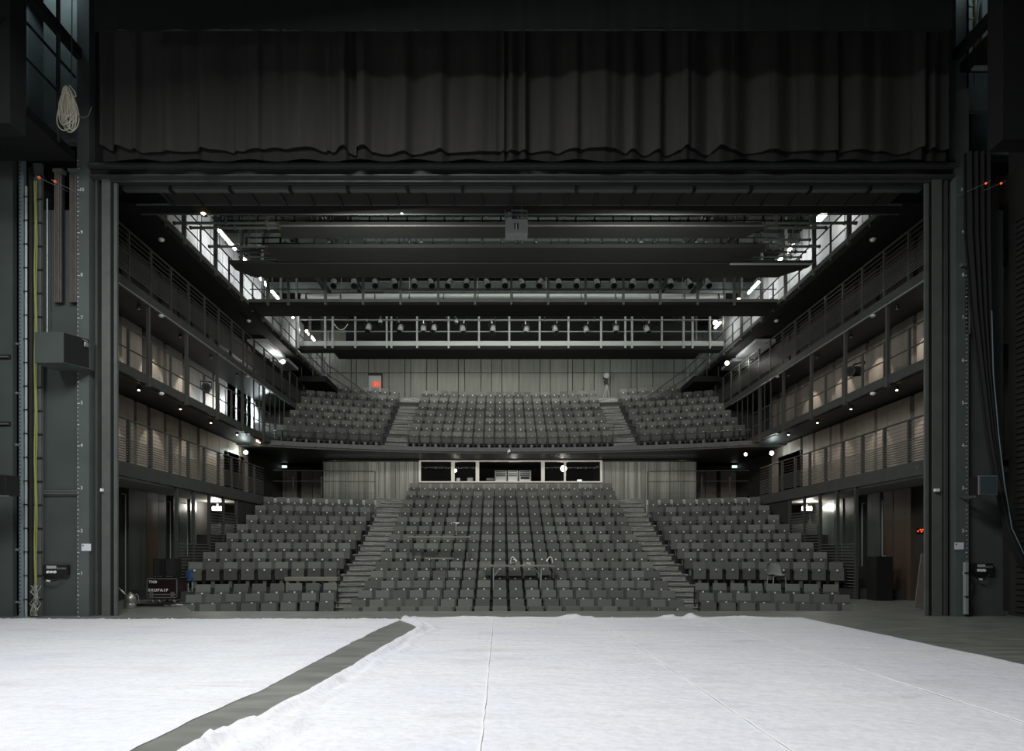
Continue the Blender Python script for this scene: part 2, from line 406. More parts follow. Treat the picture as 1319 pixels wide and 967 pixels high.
# ------------------------------------------------------------------ outer walls and roof
wl = {}
def side_wall(s):
    mb = MB(M['pitwall'])
    x0, x1 = sorted((s*12.45, s*12.75))
    mb.box(x0, x1, 15.2, 38.2, -3, 15.2)
    # ground floor glossy panels between black gaps
    cuts = [(163, 186, 'gloss'), (186.6, 201.5, 'brown'), (202, 211.5, 'gloss'), (221, 228, 'gloss'), (228.6, 238.5, 'gloss'), (243, 251, 'gloss')] if s < 0 else \
           [(1026, 1044, 'gloss'), (1062, 1077, 'gloss'), (1078, 1088, 'gloss'), (1091, 1105, 'gloss'), (1120, 1136, 'gloss'), (1141, 1153, 'brown'), (1154, 1176, 'brown')]
    for a, b, m in cuts:
        ya, yb = sorted((YX(a, s*12.4), YX(b, s*12.4)))
        mb.use(M[m]); xa, xb = sorted((s*12.33, s*12.46)); mb.box(xa, xb, ya, yb, 0, 3.55)
    mb.use(M['brown']); xa, xb = sorted((s*12.3, s*12.46)); mb.box(xa, xb, 26.5, 28.6, 2.2, 5.9)
    # gallery level wood panels
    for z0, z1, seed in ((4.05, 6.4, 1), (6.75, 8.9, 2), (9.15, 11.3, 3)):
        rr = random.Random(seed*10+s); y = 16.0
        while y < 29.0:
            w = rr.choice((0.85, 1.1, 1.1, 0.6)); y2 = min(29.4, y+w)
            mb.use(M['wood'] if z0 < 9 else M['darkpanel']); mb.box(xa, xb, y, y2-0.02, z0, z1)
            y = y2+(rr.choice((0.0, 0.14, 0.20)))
    return struct(mb, 'wall_'+side(s))
for s in (-1, 1): side_wall(s)

roof = MB(M['black2']); roof.box(-12.7, 12.7, 15.2, 38.2, 15.2, 15.5)
roof.use(M['catgrey'])
for k, y in enumerate((19.4, 21.8, 24.2, 26.6, 29.0, 31.4, 33.8)):
    roof.box(-12.4, 12.4, y, y+0.25, 14.75, 15.2)
struct(roof, 'ceiling')

# upper back wall of panels
bw = MB(M['pitwall']); YB = 37.3; bw.box(-12.6, 12.6, YB+0.06, YB+0.3, 6, 15.2)
bw.use(M['wood_p'])
cuts = [360, 380, 400, 425, 452.5, 459, 474.5, 501, 521.5, 529, 549.5, 563.5, 590.5, 598.5, 619.5, 633, 646.5, 668.5, 695.5, 709, 731.5, 737.5, 752, 765.5, 786, 813, 820.5, 841, 868, 883, 905, 930]
for a, b in zip(cuts[:-1], cuts[1:]):
    xa = P(a, 0, YB).x+0.022; xb = P(b, 0, YB).x-0.022
    if b <= 474.5 or a >= 501-30:
        pass
    if a == 474.5:
        bw.box(P(493, 0, YB).x, xb, YB, YB+0.1, 9.4, 12.32); bw.box(xa, xb, YB, YB+0.1, 12.36, 14.9)
        continue
    bw.box(xa, xb, YB, YB+0.1, 9.4, 12.32); bw.box(xa, xb, YB, YB+0.1, 12.36, 14.9)
struct(bw, 'wall_back_upper')
# door in the upper back wall
dr = MB(M['steel_d']); a = P(474.5, 479, YB); b = P(492.5, 510, YB)
dr.box(a.x-0.02, b.x+0.02, YB-0.04, YB+0.05, 10.5, 12.3)
dr.use(M['gear']); dr.box(a.x+0.02, b.x-0.06, YB-0.06, YB-0.01, 10.55, P(0, 484, YB).z)
o = struct(dr, 'door_1')
sg = MB(M['sign']); a = P(480, 492, YB); b = P(490.5, 498.5, YB); sg.box(a.x, b.x, YB-0.13, YB-0.07, b.z, a.z)
sg.use(M['white']); c = (a+b)/2
sg.text('21', 0.26, Matrix.Translation((c.x, YB-0.135, c.z)) @ Matrix.Rotation(PI/2, 4, 'X'))
tag(sg.build('exit_sign', origin=(c.x, YB-0.1, c.z)), 'small glowing red exit sign on the door of the upper back wall', 'sign')

# lower back wall: cladding and booth
YL = 32.05
cl = MB(M['pitwall'])
def clad(xa, xb, z0, z1):
    rr = random.Random(int(xa*10)); x = xa
    while x < xb:
        w = rr.choice((0.07, 0.09, 0.12, 0.2, 0.26)); x2 = min(xb, x+w)
        d = rr.uniform(0, 0.03); cl.use(M['wood_l']); cl.box(x, x2-0.012, YL-0.03-d, YL+0.1, z0, z1); x = x2
xl0, xl1 = P(417, 0, YL).x, P(540, 0, YL).x
xr0, xr1 = P(775.5, 0, YL).x, P(896.5, 0, YL).x
clad(xl0, xl1, 3.0, 6.2); clad(xr0, xr1, 3.0, 6.2)
cl.use(M['pitwall']); cl.box(xl0, xl1, YL+0.1, YL+0.3, 2.5, 6.3); cl.box(xr0, xr1, YL+0.1, YL+0.3, 2.5, 6.3)
ztop, zbot = P(0, 593, YL).z, P(0, 621.5, YL).z
cl.use(M['wood_l']); cl.box(xl1, xr0, YL+0.0, YL+0.2, 3.0, zbot)
cl.use(M['steel']); cl.box(xl1, xr0, YL-0.02, YL+0.2, ztop, 6.3)
# returns of the cladding and dark recess walls with doors at the sides
for xx in (xl0, xr1): cl.use(M['pitwall']); cl.box(xx-0.1, xx+0.1, YL+0.1, 34.4, 2.5, 6.3)
cl.use(M['pitwall'])
cl.box(-12.6, xl0, 34.2, 34.5, 2.5, 6.3); cl.box(xr1, 12.6, 34.2, 34.5, 2.5, 6.3)
cl.use(M['wood'])
for a, b in ((341, 346), (346.5, 367), (368, 382), (388, 402), (403, 415)):
    cl.box(P(a, 0, 34.1).x, P(b, 0, 34.1).x, 34.12, 34.25, 3.0, 6.0)
for a, b in ((898, 908), (909, 923), (929, 940), (941, 960), (961, 975)):
    cl.box(P(a, 0, 34.1).x, P(b, 0, 34.1).x, 34.12, 34.25, 3.0, 6.0)
struct(cl, 'wall_back')
# added pale strip, coloured as the lit wall base behind the last side rows
for s in (-1, 1):
    k = MB(M['rail_l']); a, b = sorted((s*6.3, s*11.3)); Y, Z = ST[12]
    arc_strip(k, a, b, Y+0.42, Y+0.52, Z, Z+0.84, 5); struct(k, 'trim_2' if s < 0 else 'trim_3')

# control booth window
wf = MB(M['frame_w']); xa, xb = P(540, 0, YL).x, P(775.5, 0, YL).x
T = 0.07
wf.box(xa, xb, YL-0.08, YL+0.1, ztop-T, ztop); wf.box(xa, xb, YL-0.08, YL+0.1, zbot, zbot+T)
for px in (541, 583.5, 615, 699.3, 727.5, 774.4):
    x = P(px, 0, YL).x; w = 0.09 if px in (583.5, 615, 699.3) else 0.05
    wf.box(x-w, x+w, YL-0.08, YL+0.1, zbot+T, ztop-T)
struct(wf, 'window_frame_1')
gl = MB(M['glass'])
for a, b in ((541, 583.5), (583.5, 615), (699.3, 727.5), (727.5, 774.4)):
    gl.box(P(a, 0, YL).x, P(b, 0, YL).x, YL, YL+0.02, zbot+T, ztop-T)
struct(gl, 'window_pane_1')
bo = MB(M['black2']); bo.box(xa, xb, 35.2, 35.3, zbot-1, 6.4); bo.box(xa, xb, YL+0.2, 35.2, zbot-1.0, zbot-0.9)
bo.box(xa-0.1, xa, YL+.2, 35.3, zbot-1, 6.4); bo.box(xb, xb+0.1, YL+.2, 35.3, zbot-1, 6.4)
struct(bo, 'wall_booth')

# ------------------------------------------------------------------ proscenium
PY = 14.7
pw = MB(M['greenwall'])
def XP(px, Y=PY): return P(px, 0, Y).x
def ZP(py, Y=PY): return P(0, py, Y).z
# left side of the frame, built of steps from the wall towards the opening
pw.use(M['greenwall']); pw.box(XP(52), XP(104), PY, PY+0.25, 0, 9.6)
pw.use(M['pilaster']); pw.box(XP(103.5), XP(119), PY-0.12, PY+0.2, 0, 10.6)
pw.box(XP(103.5), XP(119), PY-0.12, PY+0.2, 10.6, 17)
pw.use(M['black2']); pw.box(XP(119), XP(131.5), PY+0.15, PY+0.3, 0, 10.7)
pw.use(M['steel']); pw.box(XP(122.5), XP(125.5), PY+0.0, PY+0.2, 0, 10.6)
pw.use(M['steel_l']); pw.box(XP(131.5), XP(142.5), PY-0.02, PY+0.02, 0, ZP(226))
pw.use(M['black2']); pw.box(XP(142.5), XP(147), PY+0.02, PY+0.05, 0, ZP(232))
pw.use(M['steel_l']); pw.box(XP(147), XP(151), PY-0.01, PY+0.05, 0, ZP(236))
struct(pw, 'wall_proscenium_left')
pr = MB(M['greenwall']); pr.box(XP(1242), XP(1292), PY, PY+0.25, 0, 9.6)
pr.use(M['pilaster']); pr.box(XP(1226.5), XP(1243), PY-0.12, PY+0.2, 0, 17)
pr.use(M['black2']); pr.box(XP(1212), XP(1226.5), PY+0.15, PY+0.3, 0, 10.7)
pr.use(M['steel']); pr.box(XP(1217.5), XP(1221), PY, PY+0.2, 0, 10.6)
pr.use(M['steel_l']); pr.box(XP(1201), XP(1212.5), PY-0.02, PY+0.02, 0, ZP(226))
pr.use(M['black2']); pr.box(XP(1196), XP(1201), PY+0.02, PY+0.05, 0, ZP(232))
pr.use(M['steel_l']); pr.box(XP(1191.5), XP(1196), PY-0.01, PY+0.05, 0, ZP(236))
struct(pr, 'wall_proscenium_right')
# header of stepped steel
hd = MB(M['steel_d'])
xa, xb = XP(119), XP(1226)
hd.use(M['steel']); hd.box(xa, xb, PY-0.2, PY+0.0, ZP(212.5, 14.5), ZP(209.5, 14.5))
hd.use(M['steel_d']); hd.box(xa, xb, PY-0.05, PY+0.1, ZP(224, 14.65), ZP(212, 14.65)+0.05)
hd.use(M['steel']); hd.box(xa, xb, PY-0.12, PY-0.04, ZP(216.5, 14.6), ZP(214.8, 14.6))
hd.use(M['steel']); hd.box(xa, xb, PY-0.14, PY+0.05, ZP(226, 14.56), ZP(224.3, 14.56))
hd.use(M['steel']); hd.box(XP(131), XP(1213), PY, PY+0.06, ZP(234), ZP(226))
hd.use(M['black2']); hd.box(XP(142), XP(1201), PY+0.06, PY+0.1, ZP(236), ZP(226))
hd.use(M['steel_d']); hd.box(-10.3, 10.4, PY+0.1, PY+0.16, ZP(234), 17)
struct(hd, 'wall_proscenium_header')

# beam behind header with brackets
HB = 15.9
bm_ = thing('steel_beam', 'long grey horizontal steel beam with brackets just behind the proscenium header', 'beam', (0, HB, ZP(242.5, HB)))
m = MB(M['pipe']); m.box(XP(160, HB), XP(1185, HB), -0.08, 0.08, -0.07, 0.07); m.build('beam', bm_)
br = MB(M['steel_d'])
for k, px in enumerate((222, 298, 375, 449, 526, 596, 662, 742, 817, 893, 966, 1042, 1118)):
    x = XP(px, HB); br.box(x-0.035, x-0.015, -0.11, 0.11, -0.12, 0.12); br.box(x+0.015, x+0.035, -0.11, 0.11, -0.12, 0.12)
br.build('bracket', bm_)
# ribbed soffit panel behind
sp = MB(M['acoustic']); zs = ZP(247, 16.1)
sp.box(-9.4, 9.9, 16.05, 16.7, zs, zs+0.1)
sp.use(M['steel_d'])
for k in range(26):
    x = -9.3+k*0.75; sp.box(x, x+0.07, 16.1, 16.68, zs-0.05, zs)
tag(sp.build('ribbed_ceiling_board'), 'dark ribbed ceiling panel spanning the opening above the front beam', 'ceiling panel')

# ------------------------------------------------------------------ curtain and masking
def curtain(name, x0, x1, Y, z0, z1, m, amp, seed, hem=None, n=900):
    rr = random.Random(seed)
    root = None
    xs = []; ys = []
    ph = [rr.uniform(0, 6.3) for _ in range(6)]
    # irregular pleats: random widths, alternating in and out
    knots = [x0]; 
    while knots[-1] < x1: knots.append(knots[-1]+rr.choice((0.07, 0.1, 0.14, 0.2, 0.3, 0.42)))
    dep = [rr.choice((-1, -0.6, 0.2, 0.7, 1))*amp*(1 if k % 2 else -0.5) for k in range(len(knots))]
    k = 0
    for i in range(n+1):
        x = x0+(x1-x0)*i/n
        while k < len(knots)-2 and knots[k+1] < x: k += 1
        t = (x-knots[k])/(knots[k+1]-knots[k]); t = t*t*(3-2*t)
        xs.append(x); ys.append(dep[k]*(1-t)+dep[k+1]*t)
    mb = MB(m); nz = 10; vs = []; fs = []
    for j in range(nz+1):
        f = j/nz
        for i in range(n+1):
            zz = z0+(z1-z0)*f + (0.035*math.sin(ys[i]/amp*2.0+xs[i]*0.9) if j == 0 else 0)
            vs.append((xs[i], Y+ys[i]*(1-0.25*f), zz))
    for j in range(nz):
        for i in range(n):
            a = j*(n+1)+i; fs.append((a, a+1, a+n+2, a+n+1))
    nv = len(vs)
    vs += [(v[0], v[1]+0.012, v[2]) for v in vs]
    fs += [tuple(nv+q for q in reversed(f)) for f in fs[:]]
    mb.add(vs, fs)
    o = mb.build(name, smooth=True)
    if hem:
        h = MB(M['velvet_d']); vs = []; fs = []
        for j in range(2):
            for i in range(n+1):
                vs.append((xs[i], Y+0.10+ys[i]*0.8, z0-hem+0.03*math.sin(xs[i]*5+ph[0])+0.5*ys[i] if j == 0 else z0+0.25))
        for i in range(n): fs.append((i, i+1, n+2+i, n+1+i))
        nv = len(vs); vs += [(v[0], v[1]+0.012, v[2]) for v in vs]; fs += [tuple(nv+q for q in reversed(f)) for f in fs[:]]
        h.add(vs, fs); h.build('hem', o, smooth=True)
    return o
CY = 14.1
tag(curtain('stage_curtain', P(130, 0, CY).x, P(1222, 0, CY).x, CY, P(0, 193, CY).z, 17.0, M['velvet'], 0.15, 3, hem=0.17),
    'black pleated curtain hanging across the top of the proscenium', 'curtain')
tag(curtain('masking_border', P(122, 0, 12.9).x, P(1226, 0, 12.9).x, 12.9, P(0, 38, 12.9).z, 17.0, M['teaser'], 0.02, 9, n=300),
    'flat black masking border along the very top, in front of the pleated curtain', 'curtain')
cb = MB(M['black']); cb.tube((P(124, 0, 13).x, 13.0, P(0, 44, 13).z+0.12), (P(1224, 0, 13).x, 13.0, P(0, 44, 13).z+0.12), 0.05)
tag(cb.build('curtain_batten'), 'thin black pipe batten under the flat masking border', 'pipe')

gr = MB(M['black2']); gr.box(-13.5, 13.5, 12.6, 15.6, 17.0, 17.2); struct(gr, 'ceiling_stage')
# ------------------------------------------------------------------ height scales on both pilasters
for s, xe, zoff in ((-1, 104.2, 0), (1, 1241, 0)):
    mb = MB(M['white']); X = XP(xe); y0 = PY-0.128
    for k in range(0, 108):
        z = k*0.1
        L = 0.055 if k % 10 == 0 else (0.045 if k % 5 == 0 else 0.026)
        h = 0.011 if k % 5 else 0.016
        x0, x1 = (X, X+L) if s < 0 else (X-L, X)
        mb.box(x0, x1, y0, y0+0.006, z-h/2, z+h/2)
    for n in range(1, 11):
        mb.text(str(n), 0.115, Matrix.Translation((X+(-s)*0.105, y0, n+0.01)) @ Matrix.Rotation(PI/2, 4, 'X'), 0.003)
    tag(mb.build('height_scale'), 'white metre scale with numbers down the %s proscenium pilaster' % side(s), 'scale', group=None)

def paper(pxa, pya, pxb, pyb, label):
    mb = MB(M['paper']); Y = PY-0.13; mb.box(XP(pxa, Y), XP(pxb, Y), Y-0.006, Y+0.004, ZP(pyb, Y), ZP(pya, Y))
    mb.use(M['black']); mb.box(XP(pxa, Y)+0.02, XP(pxa, Y)+0.05, Y-0.009, Y-0.006, ZP(pya, Y)-0.06, ZP(pya, Y)-0.03)
    tag(mb.build('notice_sheet'), label, 'notice')
paper(105.2, 700, 117.2, 709.3, 'white notice sheet stuck on the pilaster beside the cable trunks')
paper(1229.5, 698.5, 1241.2, 707.5, 'white notice sheet stuck on the pilaster near the wall monitor')

# ------------------------------------------------------------------ side galleries
GX = 11.0
def gallery_side(s):
    sd = side(s); other = 'left' if s < 0 else 'right'
    def xr(a, b): return sorted((s*a, s*b))
    # slabs
    g = MB(M['steel'])
    x0, x1 = xr(10.93, 11.05)
    g.box(x0, x1, 15.35, 27.6, 3.62, 4.02)                    # fascia of the lowest gallery
    a, b = xr(11.05, 12.45); g.use(M['steel_d']); g.box(a, b, 15.35, 27.6, 3.62, 3.8)
    g.use(M['wood_l']); g.box(a, b, 15.35, 27.6, 3.56, 3.62)
    struct(g, 'slab_gallery')
    g = MB(M['steel']); g.box(x0, x1, 15.35, 28.6, 6.48, 6.74)
    g.use(M['steel_d']); g.box(a, b, 15.35, 29.0, 6.45, 6.66)
    struct(g, 'slab_gallery')
    g = MB(M['steel']); g.box(x0, x1, 15.35, 37.2, 8.86, 9.13)
    g.use(M['steel_d']); g.box(a, b, 15.35, 37.2, 8.86, 9.05)
    struct(g, 'slab_gallery')
    # railings
    lv = {1: 'lowest', 2: 'middle', 3: 'top'}
    for L, zb, zt, yend in ((1, 4.02, 5.24, 27.5), (2, 6.74, 7.82, 28.2), (3, 9.13, 10.57, 36.0)):
        desc = {1: 'steel railing with wires and slats along the lowest %s side gallery',
                2: 'open two-rail steel railing along the middle %s side gallery',
                3: 'slatted steel railing along the top %s side gallery'}[L] % sd
        t = thing('gallery_railing', desc, 'railing', (s*GX, 15.4, zb), group=None)
        hr = MB(M['rail']); hr.tube((0, 0, zt-zb), (0, yend-15.4, zt-zb), 0.028); hr.build('handrail', t)
        k = -1
        pts = []
        while 17.5+1.12*k < yend+0.05: pts.append(17.5+1.12*k); k += 1
        for i, y in enumerate(pts):
            pm = MB(M['rail'])
            if L == 1:
                if 18 < y: pm.box(-0.045, 0.045, -0.035, 0.035, -0.32, zt-zb-(0.03 if i % 2 else 0.02))
                else: pm.box(-0.045, 0.045, -0.035, 0.035, -0.32, zt-zb-0.02)
            elif L == 2: pm.box(-0.03, 0.03, -0.035, 0.035, -0.05, zt-zb)
            else: pm.box(-0.03, 0.03, -0.035, 0.035, -0.05, zt-zb)
            o = pm.build('post', t); o.location = (0, y-15.4, 0)
        if L == 2:
            r = MB(M['rail']); r.tube((0, 0, 0.5), (0, yend-15.4, 0.5), 0.022); r.build('mid_rail', t)
        if L == 1:
            r = MB(M['slat'])
            for q in range(9): r.box(-0.02, 0.02, 0, yend-15.4, 0.08+0.07*q, 0.105+0.07*q)
            for z in (0.76, 0.86, 0.97, 1.09): r.box(-0.008, 0.008, 0, yend-15.4, z, z+0.012)
            r.build('slats', t)
        if L == 3:
            r = MB(M['slat'])
            for q in range(9): r.box(-0.02, 0.02, 0, yend-15.4, 0.22+0.07*q, 0.243+0.07*q)
            for z in (0.88, 1.0, 1.14, 1.28): r.box(-0.008, 0.008, 0, yend-15.4, z, z+0.014)
            r.build('slats', t)
    # hanger posts between the middle and top galleries
    for n, y in enumerate((18.36, 20.6, 22.84, 25.08, 27.32)):
        h = MB(M['rail']); h.box(s*10.93-0.045, s*10.93+0.045, y-0.04, y+0.04, 6.45, 8.88)
        h.box(s*10.93-0.06, s*10.93+0.06, y-0.06, y+0.06, 6.40, 6.47)
        tag(h.build('hanger_post', origin=(s*10.93, y, 6.4)), 'dark steel hanger post, %s from the stage, between middle and top %s galleries' % (ordn(n+1), sd), 'post')
    cpipe = MB(M['rail_l']); cpipe.tube((s*10.85, 15.8, 8.80), (s*10.85, 30.5, 8.80), 0.02)
    tag(cpipe.build('conduit_pipe'), 'thin pale conduit running under the edge of the top %s gallery' % sd, 'pipe')
    # posts and slatted guards at stage level
    for n, y in enumerate((20.1, 21.2, 22.35, 23.5, 24.7)):
        h = MB(M['steel']); h.box(s*GX-0.045, s*GX+0.045, y-0.04, y+0.04, 0, 3.62)
        tag(h.build('gallery_column', origin=(s*GX, y, 0)), 'slim dark column, %s from the stage, under the lowest %s gallery' % (ordn(n+1), sd), 'column')
    t = thing('slat_guard', 'low slatted steel guard between the columns under the %s gallery' % sd, 'guard', (s*GX, 20.16, 0))
    r = MB(M['slat'])
    for q in range(18): r.box(-0.02, 0.02, 0, 2.15, 0.08+0.1*q, 0.105+0.1*q)
    r.build('slats', t)
    t = thing('slat_guard', 'tall slatted steel guard below the bulkhead lamp on the %s' % sd, 'guard', (s*GX, 22.41, 0))
    r = MB(M['slat'])
    for q in range(29): r.box(-0.02, 0.02, 0, 2.25, 0.08+0.105*q, 0.105+0.105*q)
    r.build('slats', t)
    # dark wall stub next to the seats beyond the last column
    g = MB(M['pitwall']); a, b = xr(11.0, 11.12); g.box(a, b, 24.78, 29.0, 1.0, 3.6); struct(g, 'partition_'+sd)
    # return wall of gallery end
    # downlights
    for z, zn in ((6.42, 'middle'), (8.83, 'top')):
        for n, y in enumerate((18.4, 20.8, 23.0, 25.3)):
            t = thing('downlight', 'small warm downlight, %s from the stage, under the %s %s gallery' % (ordn(n+1), zn, sd), 'downlight', (s*11.23, y, z))
            d = MB(M['black']); d.lathe([(0.05, 0), (0.06, -0.03), (0.06, -0.09), (0.045, -0.10)], (0, 0, 0), 12); d.build('housing', t)
            d = MB(M['bulb_w'] if z < 7 else M['white']); d.lathe([(0.02, -0.10), (0.035, -0.115), (0.01, -0.13)], (0, 0, 0), 10); d.build('bulb', t)
            light('SPOT', (s*11.25, y, z-0.16), (110 if z > 7 else 60)*(1 if s < 0 else 0.7), (1, 0.91, 0.80), (s*12.4, y+0.25, z-1.9), 0.03, spot=58, blend=0.35)
        for n, y in enumerate((19.2, 25.8)):
            d = MB(M['white']); d.lathe([(0.05, 0.0), (0.085, -0.02), (0.075, -0.07), (0.03, -0.10)], (s*11.0, y, z+0.04), 12)
            tag(d.build('smoke_detector', origin=(s*11.0, y, z+0.04), smooth=True), 'white dome detector, %s from the stage, under the %s %s gallery edge' % (ordn(n+1), zn, sd), 'detector')
    # catwalk above
    g = MB(M['black2']); a, b = xr(10.62, 12.45); g.box(a, b, 15.5, 37.2, 11.22, 11.42); struct(g, 'slab_catwalk')
    g = MB(M['catwhite']); a, b = xr(12.3, 12.46); 
    y = 17.6
    while y < 37: g.box(a, b, y, y+1.05, 11.42, 15.2); y += 1.1
    g.use(M['catgrey']); g.box(a, b, 15.5, 17.5, 11.42, 15.2)
    struct(g, 'wall_catwalk_'+sd)
    t = thing('catwalk_railing', 'grey catwalk railing with thick columns, lit from behind, high on the %s' % sd, 'railing', (s*10.6, 17.6, 11.42))
    a, b = (-0.03, 0.03)
    g = MB(M['steel_l']); g.box(a, b, 0, 19.4, 0.0, 0.15); g.build('toe_board', t)
    g = MB(M['steel_d']); g.tube((0, 0, 0.52), (0, 19.4, 0.52), 0.022); g.build('mid_rail', t)
    g = MB(M['steel_d']); g.tube((0, 0, 1.08), (0, 19.4, 1.08), 0.025); g.build('handrail', t)
    for k in range(17):
        y = 1.1+1.1*k
        g = MB(M['steel_l'])
        if k % 2: g.box(-0.055, 0.055, -0.05, 0.05, -0.1, 3.7)
        else: g.box(-0.025, 0.025, -0.025, 0.025, -0.1, 1.08)
        o = g.build('column' if k % 2 else 'post', t); o.location = (0, y, 0)
    for y in (19.3, 26.0):
        d = MB(M['white']); d.lathe([(0.05, 0.0), (0.09, -0.02), (0.08, -0.07), (0.03, -0.11)], (s*11.0, y-0.1, 11.22), 12)
        tag(d.build('smoke_detector', origin=(s*11.0, y-0.1, 11.22), smooth=True), 'white dome detector, %s from the stage, on the black underside of the high %s catwalk' % ('first' if y < 20 else 'second', sd), 'detector')
    # tubes
    for n, (y0, y1) in enumerate(((23.7, 25.5), (26.1, 27.0), (28.2, 29.0), (29.6, 30.5), (35.2, 36.4)) if s < 0 else ((22.8, 23.3), (25.2, 25.8), (26.3, 27.2), (28.6, 29.8), (30.9, 31.2), (33.6, 34.4))):
        t = thing('fluorescent_light', 'glowing tube light, %s from the stage, above the %s catwalk' % (ordn(n+1), sd), 'light', (s*11.4, y0, 13.97))
        d = MB(M['tube']); d.tube((0, 0, 0), (0, y1-y0, 0), 0.05 if not (s > 0 and n == 0) else 0.11, 10); d.build('tube', t)
        d = MB(M['steel_l']); d.box(-0.06, 0.06, -0.05, y1-y0+0.05, 0.06, 0.14)
        d.box(-0.03, 0.03, 0.05, 0.09, 0.1, 1.2); d.build('fitting', t)
        light('POINT', (s*11.35, (y0+y1)/2, 13.82), (22 if s < 0 else 17) if n < 4 else 16, (0.93, 0.98, 1.0), size=0.08)
for s in (-1, 1): gallery_side(s)

def bulb(name, px, py, Y, r, m, power, col, label, cat='lamp'):
    p = P(px, py, Y)
    t = thing(name, label, cat, p)
    d = MB(m); d.lathe([(r*0.3, -r), (r*0.85, -r*0.5), (r, 0), (r*0.85, r*0.5), (r*0.3, r)], (0, 0, 0), 12, 'Y'); d.build('bulb', t, smooth=True)
    d = MB(M['black']); d.lathe([(r*1.1, r*0.3), (r*1.3, r*0.6), (r*0.8, r*2.2), (r*0.4, r*2.4)], (0, 0, 0), 12, 'Y'); d.build('housing', t)
    if power: light('POINT', p+Vector((0, -0.25, -0.05)), power, col, size=0.06)
# bulkhead lamps on side walls
for s, px in ((-1, 280), (1, 1039)):
    y = YX(px, s*11.95); z = CZ+(VY-654.8)*y/FPX
    t = thing('bulkhead_lamp', 'bright rectangular bulkhead lamp under the lowest gallery on the %s wall' % side(s), 'lamp', (s*11.95, y, z))
    d = MB(M['bulb_big']); d.box(-0.19, 0.19, -0.05, 0.0, -0.075, 0.075); d.build('diffuser', t, bevel=0.01)
    d = MB(M['steel']); d.box(-0.21, 0.21, 0.0, 0.05, -0.095, 0.095); d.box(-0.04*1, 0.04, 0.0, 0.04, 0.09, 3.5-z)
    d.build('housing', t)
    light('POINT', (s*11.9, y-0.3, z+0.05), 52 if s < 0 else 44, (1, 0.96, 0.88), size=0.12)
bulb('wall_lamp', 316.5, 582.4, 28.0, 0.09, M['bulb_c'], 14, (0.85, 1, 0.97), 'small cool lamp on the wall at the far end of the lowest left gallery')
bulb('wall_lamp', 994, 583.4, 28.0, 0.09, M['bulb_c'], 12, (0.8, 1, 1), 'small cool lamp on the wall at the far end of the lowest right gallery')
bulb('corner_lamp', 334.5, 569, 27.9, 0.06, M['bulb_w'], 10, WARM, 'small warm lamp at the left corner of the balcony front')
bulb('corner_lamp', 960.5, 585, 27.6, 0.07, M['bulb_w'], 9, (1, 0.5, 0.3), 'small reddish lamp hanging under the right end of the balcony')
bulb('corner_lamp', 988.5, 567, 27.9, 0.055, M['bulb_w'], 8, WARM, 'small warm lamp above the right end of the balcony front')
bulb('soffit_lamp', 364.5, 465.5, 30.0, 0.10, M['bulb_w'], 45, NEUT, 'bright round lamp above the top left gallery, near the far bridge')
bulb('soffit_lamp', 936.5, 467.5, 30.0, 0.10, M['bulb_w'], 36, NEUT, 'bright round lamp above the top right gallery, near the far bridge')
bulb('catwalk_lamp', 262, 273.5, 17.40, 0.07, M['bulb_w'], 0, NEUT, 'small bright lamp on the front pipes above the left catwalk')
bulb('catwalk_lamp', 517.5, 273.7, 17.40, 0.04, M['bulb_c'], 0, NEUT, 'tiny bright lamp on the front pipes left of the centre box')
bulb('catwalk_lamp', 377.5, 409, 30.3, 0.06, M['bulb_w'], 0, NEUT, 'small bright lamp at the left end of the far bridge')
bulb('catwalk_lamp', 395, 426.5, 31.5, 0.08, M['bulb_w'], 12, NEUT, 'bright lamp behind the left end of the far bridge railing')
bulb('catwalk_lamp', 921.5, 415.5, 31.2, 0.12, M['bulb_w'], 22, NEUT, 'bright lamp behind the right end of the far bridge railing')
bulb('catwalk_lamp', 951.5, 386, 25.9, 0.08, M['bulb_w'], 12, NEUT, 'bright lamp at the right end of the near bridge')
bulb('booth_lamp', 726, 603.3, 32.7, 0.16, M['bulb_big'], 8, (1, 0.86, 0.7), 'very bright round lamp behind the right part of the booth window')
bulb('booth_lamp', 586.5, 606, 32.7, 0.08, M['bulb_big'], 4, (1, 0.86, 0.7), 'small bright lamp behind the left part of the booth window')
for px, lab in ((366.5, 'glowing pale sign over the left rear door, behind the side stalls'), (946, 'glowing pale sign over the right rear door, behind the side stalls')):
    p = P(px, 601, 33.9); d = MB(M['signcool']); d.box(p.x-0.13, p.x+0.13, p.y-0.04, p.y, p.z-0.06, p.z+0.06)
    d.use(M['steel_l']); d.box(p.x-0.15, p.x+0.15, p.y, p.y+0.2, p.z-0.08, p.z+0.08)
    tag(d.build('exit_sign', origin=p), lab, 'sign')
# lit white lobby at the left end of the balcony, seen through bars
wb = MB(M['catwhite']); wb.box(-12.44, -12.3, 26.6, 30.8, 6.7, 8.86); wb.use(M['steel'])
struct(wb, 'wall_lobby_left')
light('AREA', (-11.5, 29.4, 8.5), 130, (0.9, 0.97, 1.0), (-12.3, 28.6, 7.4), 1.2, 0.4)
for s in (-1, 1):
    t = thing('bar_screen', 'tall screen of thin vertical bars where the middle %s gallery meets the balcony' % side(s), 'screen', (s*11.0, 26.4, 6.74))
    for k in range(7): d = MB(M['rail']); d.box(-0.02, 0.02, k*0.62, k*0.62+0.04, 0, 2.1); d.build('bar', t)
    for z in (0.0, 2.08): d = MB(M['rail']); d.box(-0.025, 0.025, 0, 3.76, z, z+0.04); d.build('frame_rail', t)

